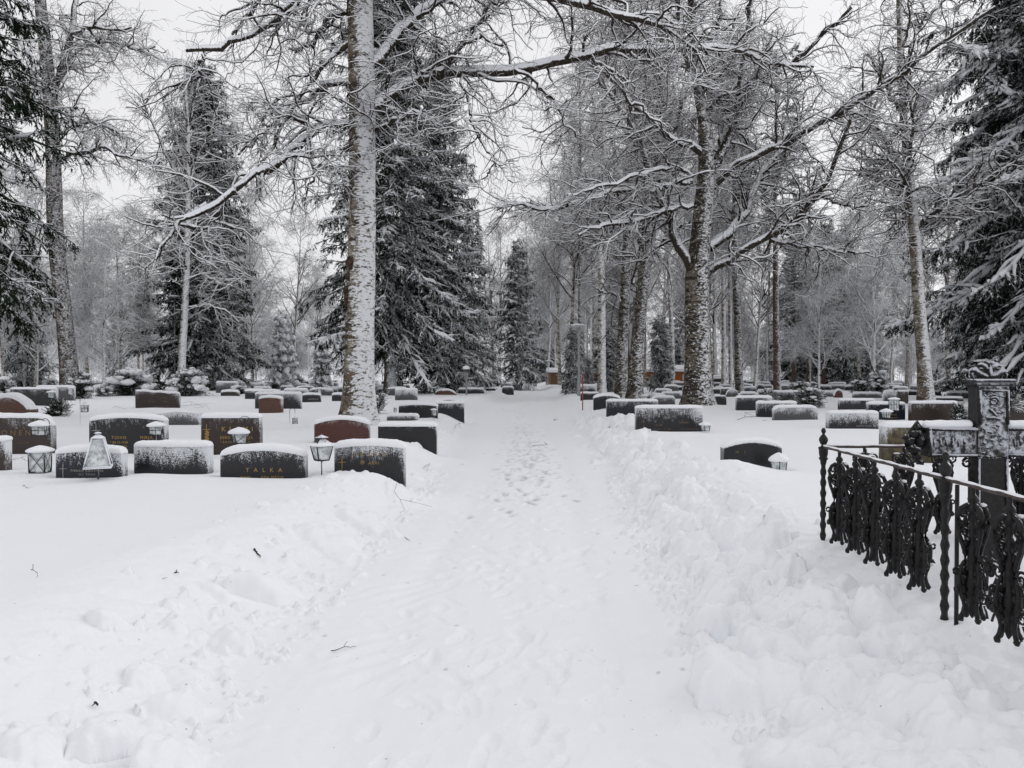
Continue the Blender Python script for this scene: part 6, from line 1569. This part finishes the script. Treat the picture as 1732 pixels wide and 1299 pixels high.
# ================================================================ fallen twigs
def twig(pts, r=.004, name="fallen_twig", label="", z=.012, nside=3, seed=0, group="fallen twigs on the snow"):
    rr = np.random.RandomState(seed); W3 = []
    for (px, py) in pts:
        d = depth_of(py); p = at(px, py, d)
        for _ in range(6):
            zz = gz(p[0], p[1]); d = depth_of(py, zz); p = at(px, py, d)
        W3.append([p[0], p[1], gz(p[0], p[1]) + z])
    W3 = np.array(W3); c = W3.mean(0); m = MB(); n = 9; t = np.linspace(0, len(W3) - 1, n)
    Q = np.stack([np.interp(t, np.arange(len(W3)), W3[:, i]) for i in range(3)], 1) - c; Q[1:-1] += rr.randn(n - 2, 3) * .03 * np.linalg.norm(Q[-1] - Q[0]) * [1, .6, .5]
    m.tube(Q, np.linspace(r, r * .4, n), 5)
    for k in range(nside):
        i = rr.randint(2, n - 2); dv = Q[-1] - Q[0]; L_ = np.linalg.norm(dv) * rr.uniform(.15, .35); s = rr.choice([-1, 1])
        e = Q[i] + unit(dv + s * np.array([-dv[1], dv[0], 0]) * .9) * L_ + [0, 0, .03 * rr.rand()]
        m.tube([Q[i], (Q[i] + e) / 2 + rr.randn(3) * .01, e], [r * .6, r * .5, r * .3], 4)
    return tag(link(name, m.mesh(name, M_HOOKT), None, tuple(c)), label, "twig", group)
M_HOOKT = plain("dead_twig", (.035, .026, .02), .8)
twig([(1028, 725), (1050, 712), (1072, 711), (1075, 703)], .012, label="crooked fallen branch lying before the long cross stone", nside=5, seed=1, z=.04)
twig([(1247, 712), (1262, 703), (1285, 708)], .006, label="bent thin twigs sticking up in front of the frost-speckled stone", nside=4, seed=2, z=.05)
twig([(1290, 712), (1310, 709), (1330, 712)], .004, label="dark thin twig lying by the frost-speckled stone", nside=3, seed=3)
twig([(305, 690), (325, 683), (345, 690), (355, 697)], .005, label="arching bare twigs above the rough-topped frosted stone", nside=6, seed=4, z=.08)
twig([(190, 689), (215, 692), (235, 690)], .004, label="fine twigs on the snow behind the two-name stone", nside=4, seed=5)
twig([(10, 783), (35, 776), (50, 783)], .003, label="fine twigs in the snow beside the tall glass lantern", nside=4, seed=6)
twig([(1432, 1092), (1418, 1062)], .004, label="short dark stick poking up from the ploughed snow by the fence", nside=0, seed=7, z=.05)
twig([(1398, 1082), (1420, 1090), (1446, 1089)], .003, label="thin twig lying under the short dark stick", nside=2, seed=8)
twig([(560, 1104), (582, 1099), (602, 1097)], .003, label="thin straight twig on the path", nside=1, seed=9)
twig([(665, 812), (672, 828), (676, 835)], .003, label="little forked twig on the drift beside the portrait stone", nside=3, seed=10, z=.03)
twig([(715, 795), (726, 785), (722, 800)], .003, label="wispy twigs beside the path near the plain black stone", nside=4, seed=11, z=.03)
twig([(768, 727), (775, 716), (780, 728)], .004, label="wispy twigs on the bank by the blue black stone", nside=3, seed=12, z=.05)
twig([(900, 755), (920, 754), (926, 752)], .006, label="dark twig lying across the trodden path", nside=2, seed=13)
twig([(936, 712), (944, 709)], .005, label="tiny twig at the fence side edge of the path", nside=2, seed=14)
twig([(56, 962), (62, 985)], .002, label="bent grass stalk alone in the smooth snow", nside=0, seed=15, z=.03)
twig([(295, 969), (303, 968)], .005, label="scrap of bark on the smooth snow", nside=2, seed=16)
twig([(275, 980), (283, 978)], .002, label="hair-thin stalk beside the scrap of bark", nside=0, seed=21)
twig([(160, 1187), (166, 1194)], .005, label="black bit of twig on the near ploughed bank", nside=2, seed=17)
twig([(318, 1203), (328, 1201)], .006, label="dark bark crumb between the bank and the path", nside=1, seed=18)
twig([(684, 910), (694, 917)], .003, label="tiny twig by the path edge below the drift", nside=1, seed=19)
twig([(40, 822), (48, 829)], .002, label="short stalk in the snow before the black cross stone", nside=1, seed=20)
twig([(430, 924), (440, 938)], .009, label="dark bark strip caught in a crack of the ploughed snow", nside=0, seed=22, z=.0)
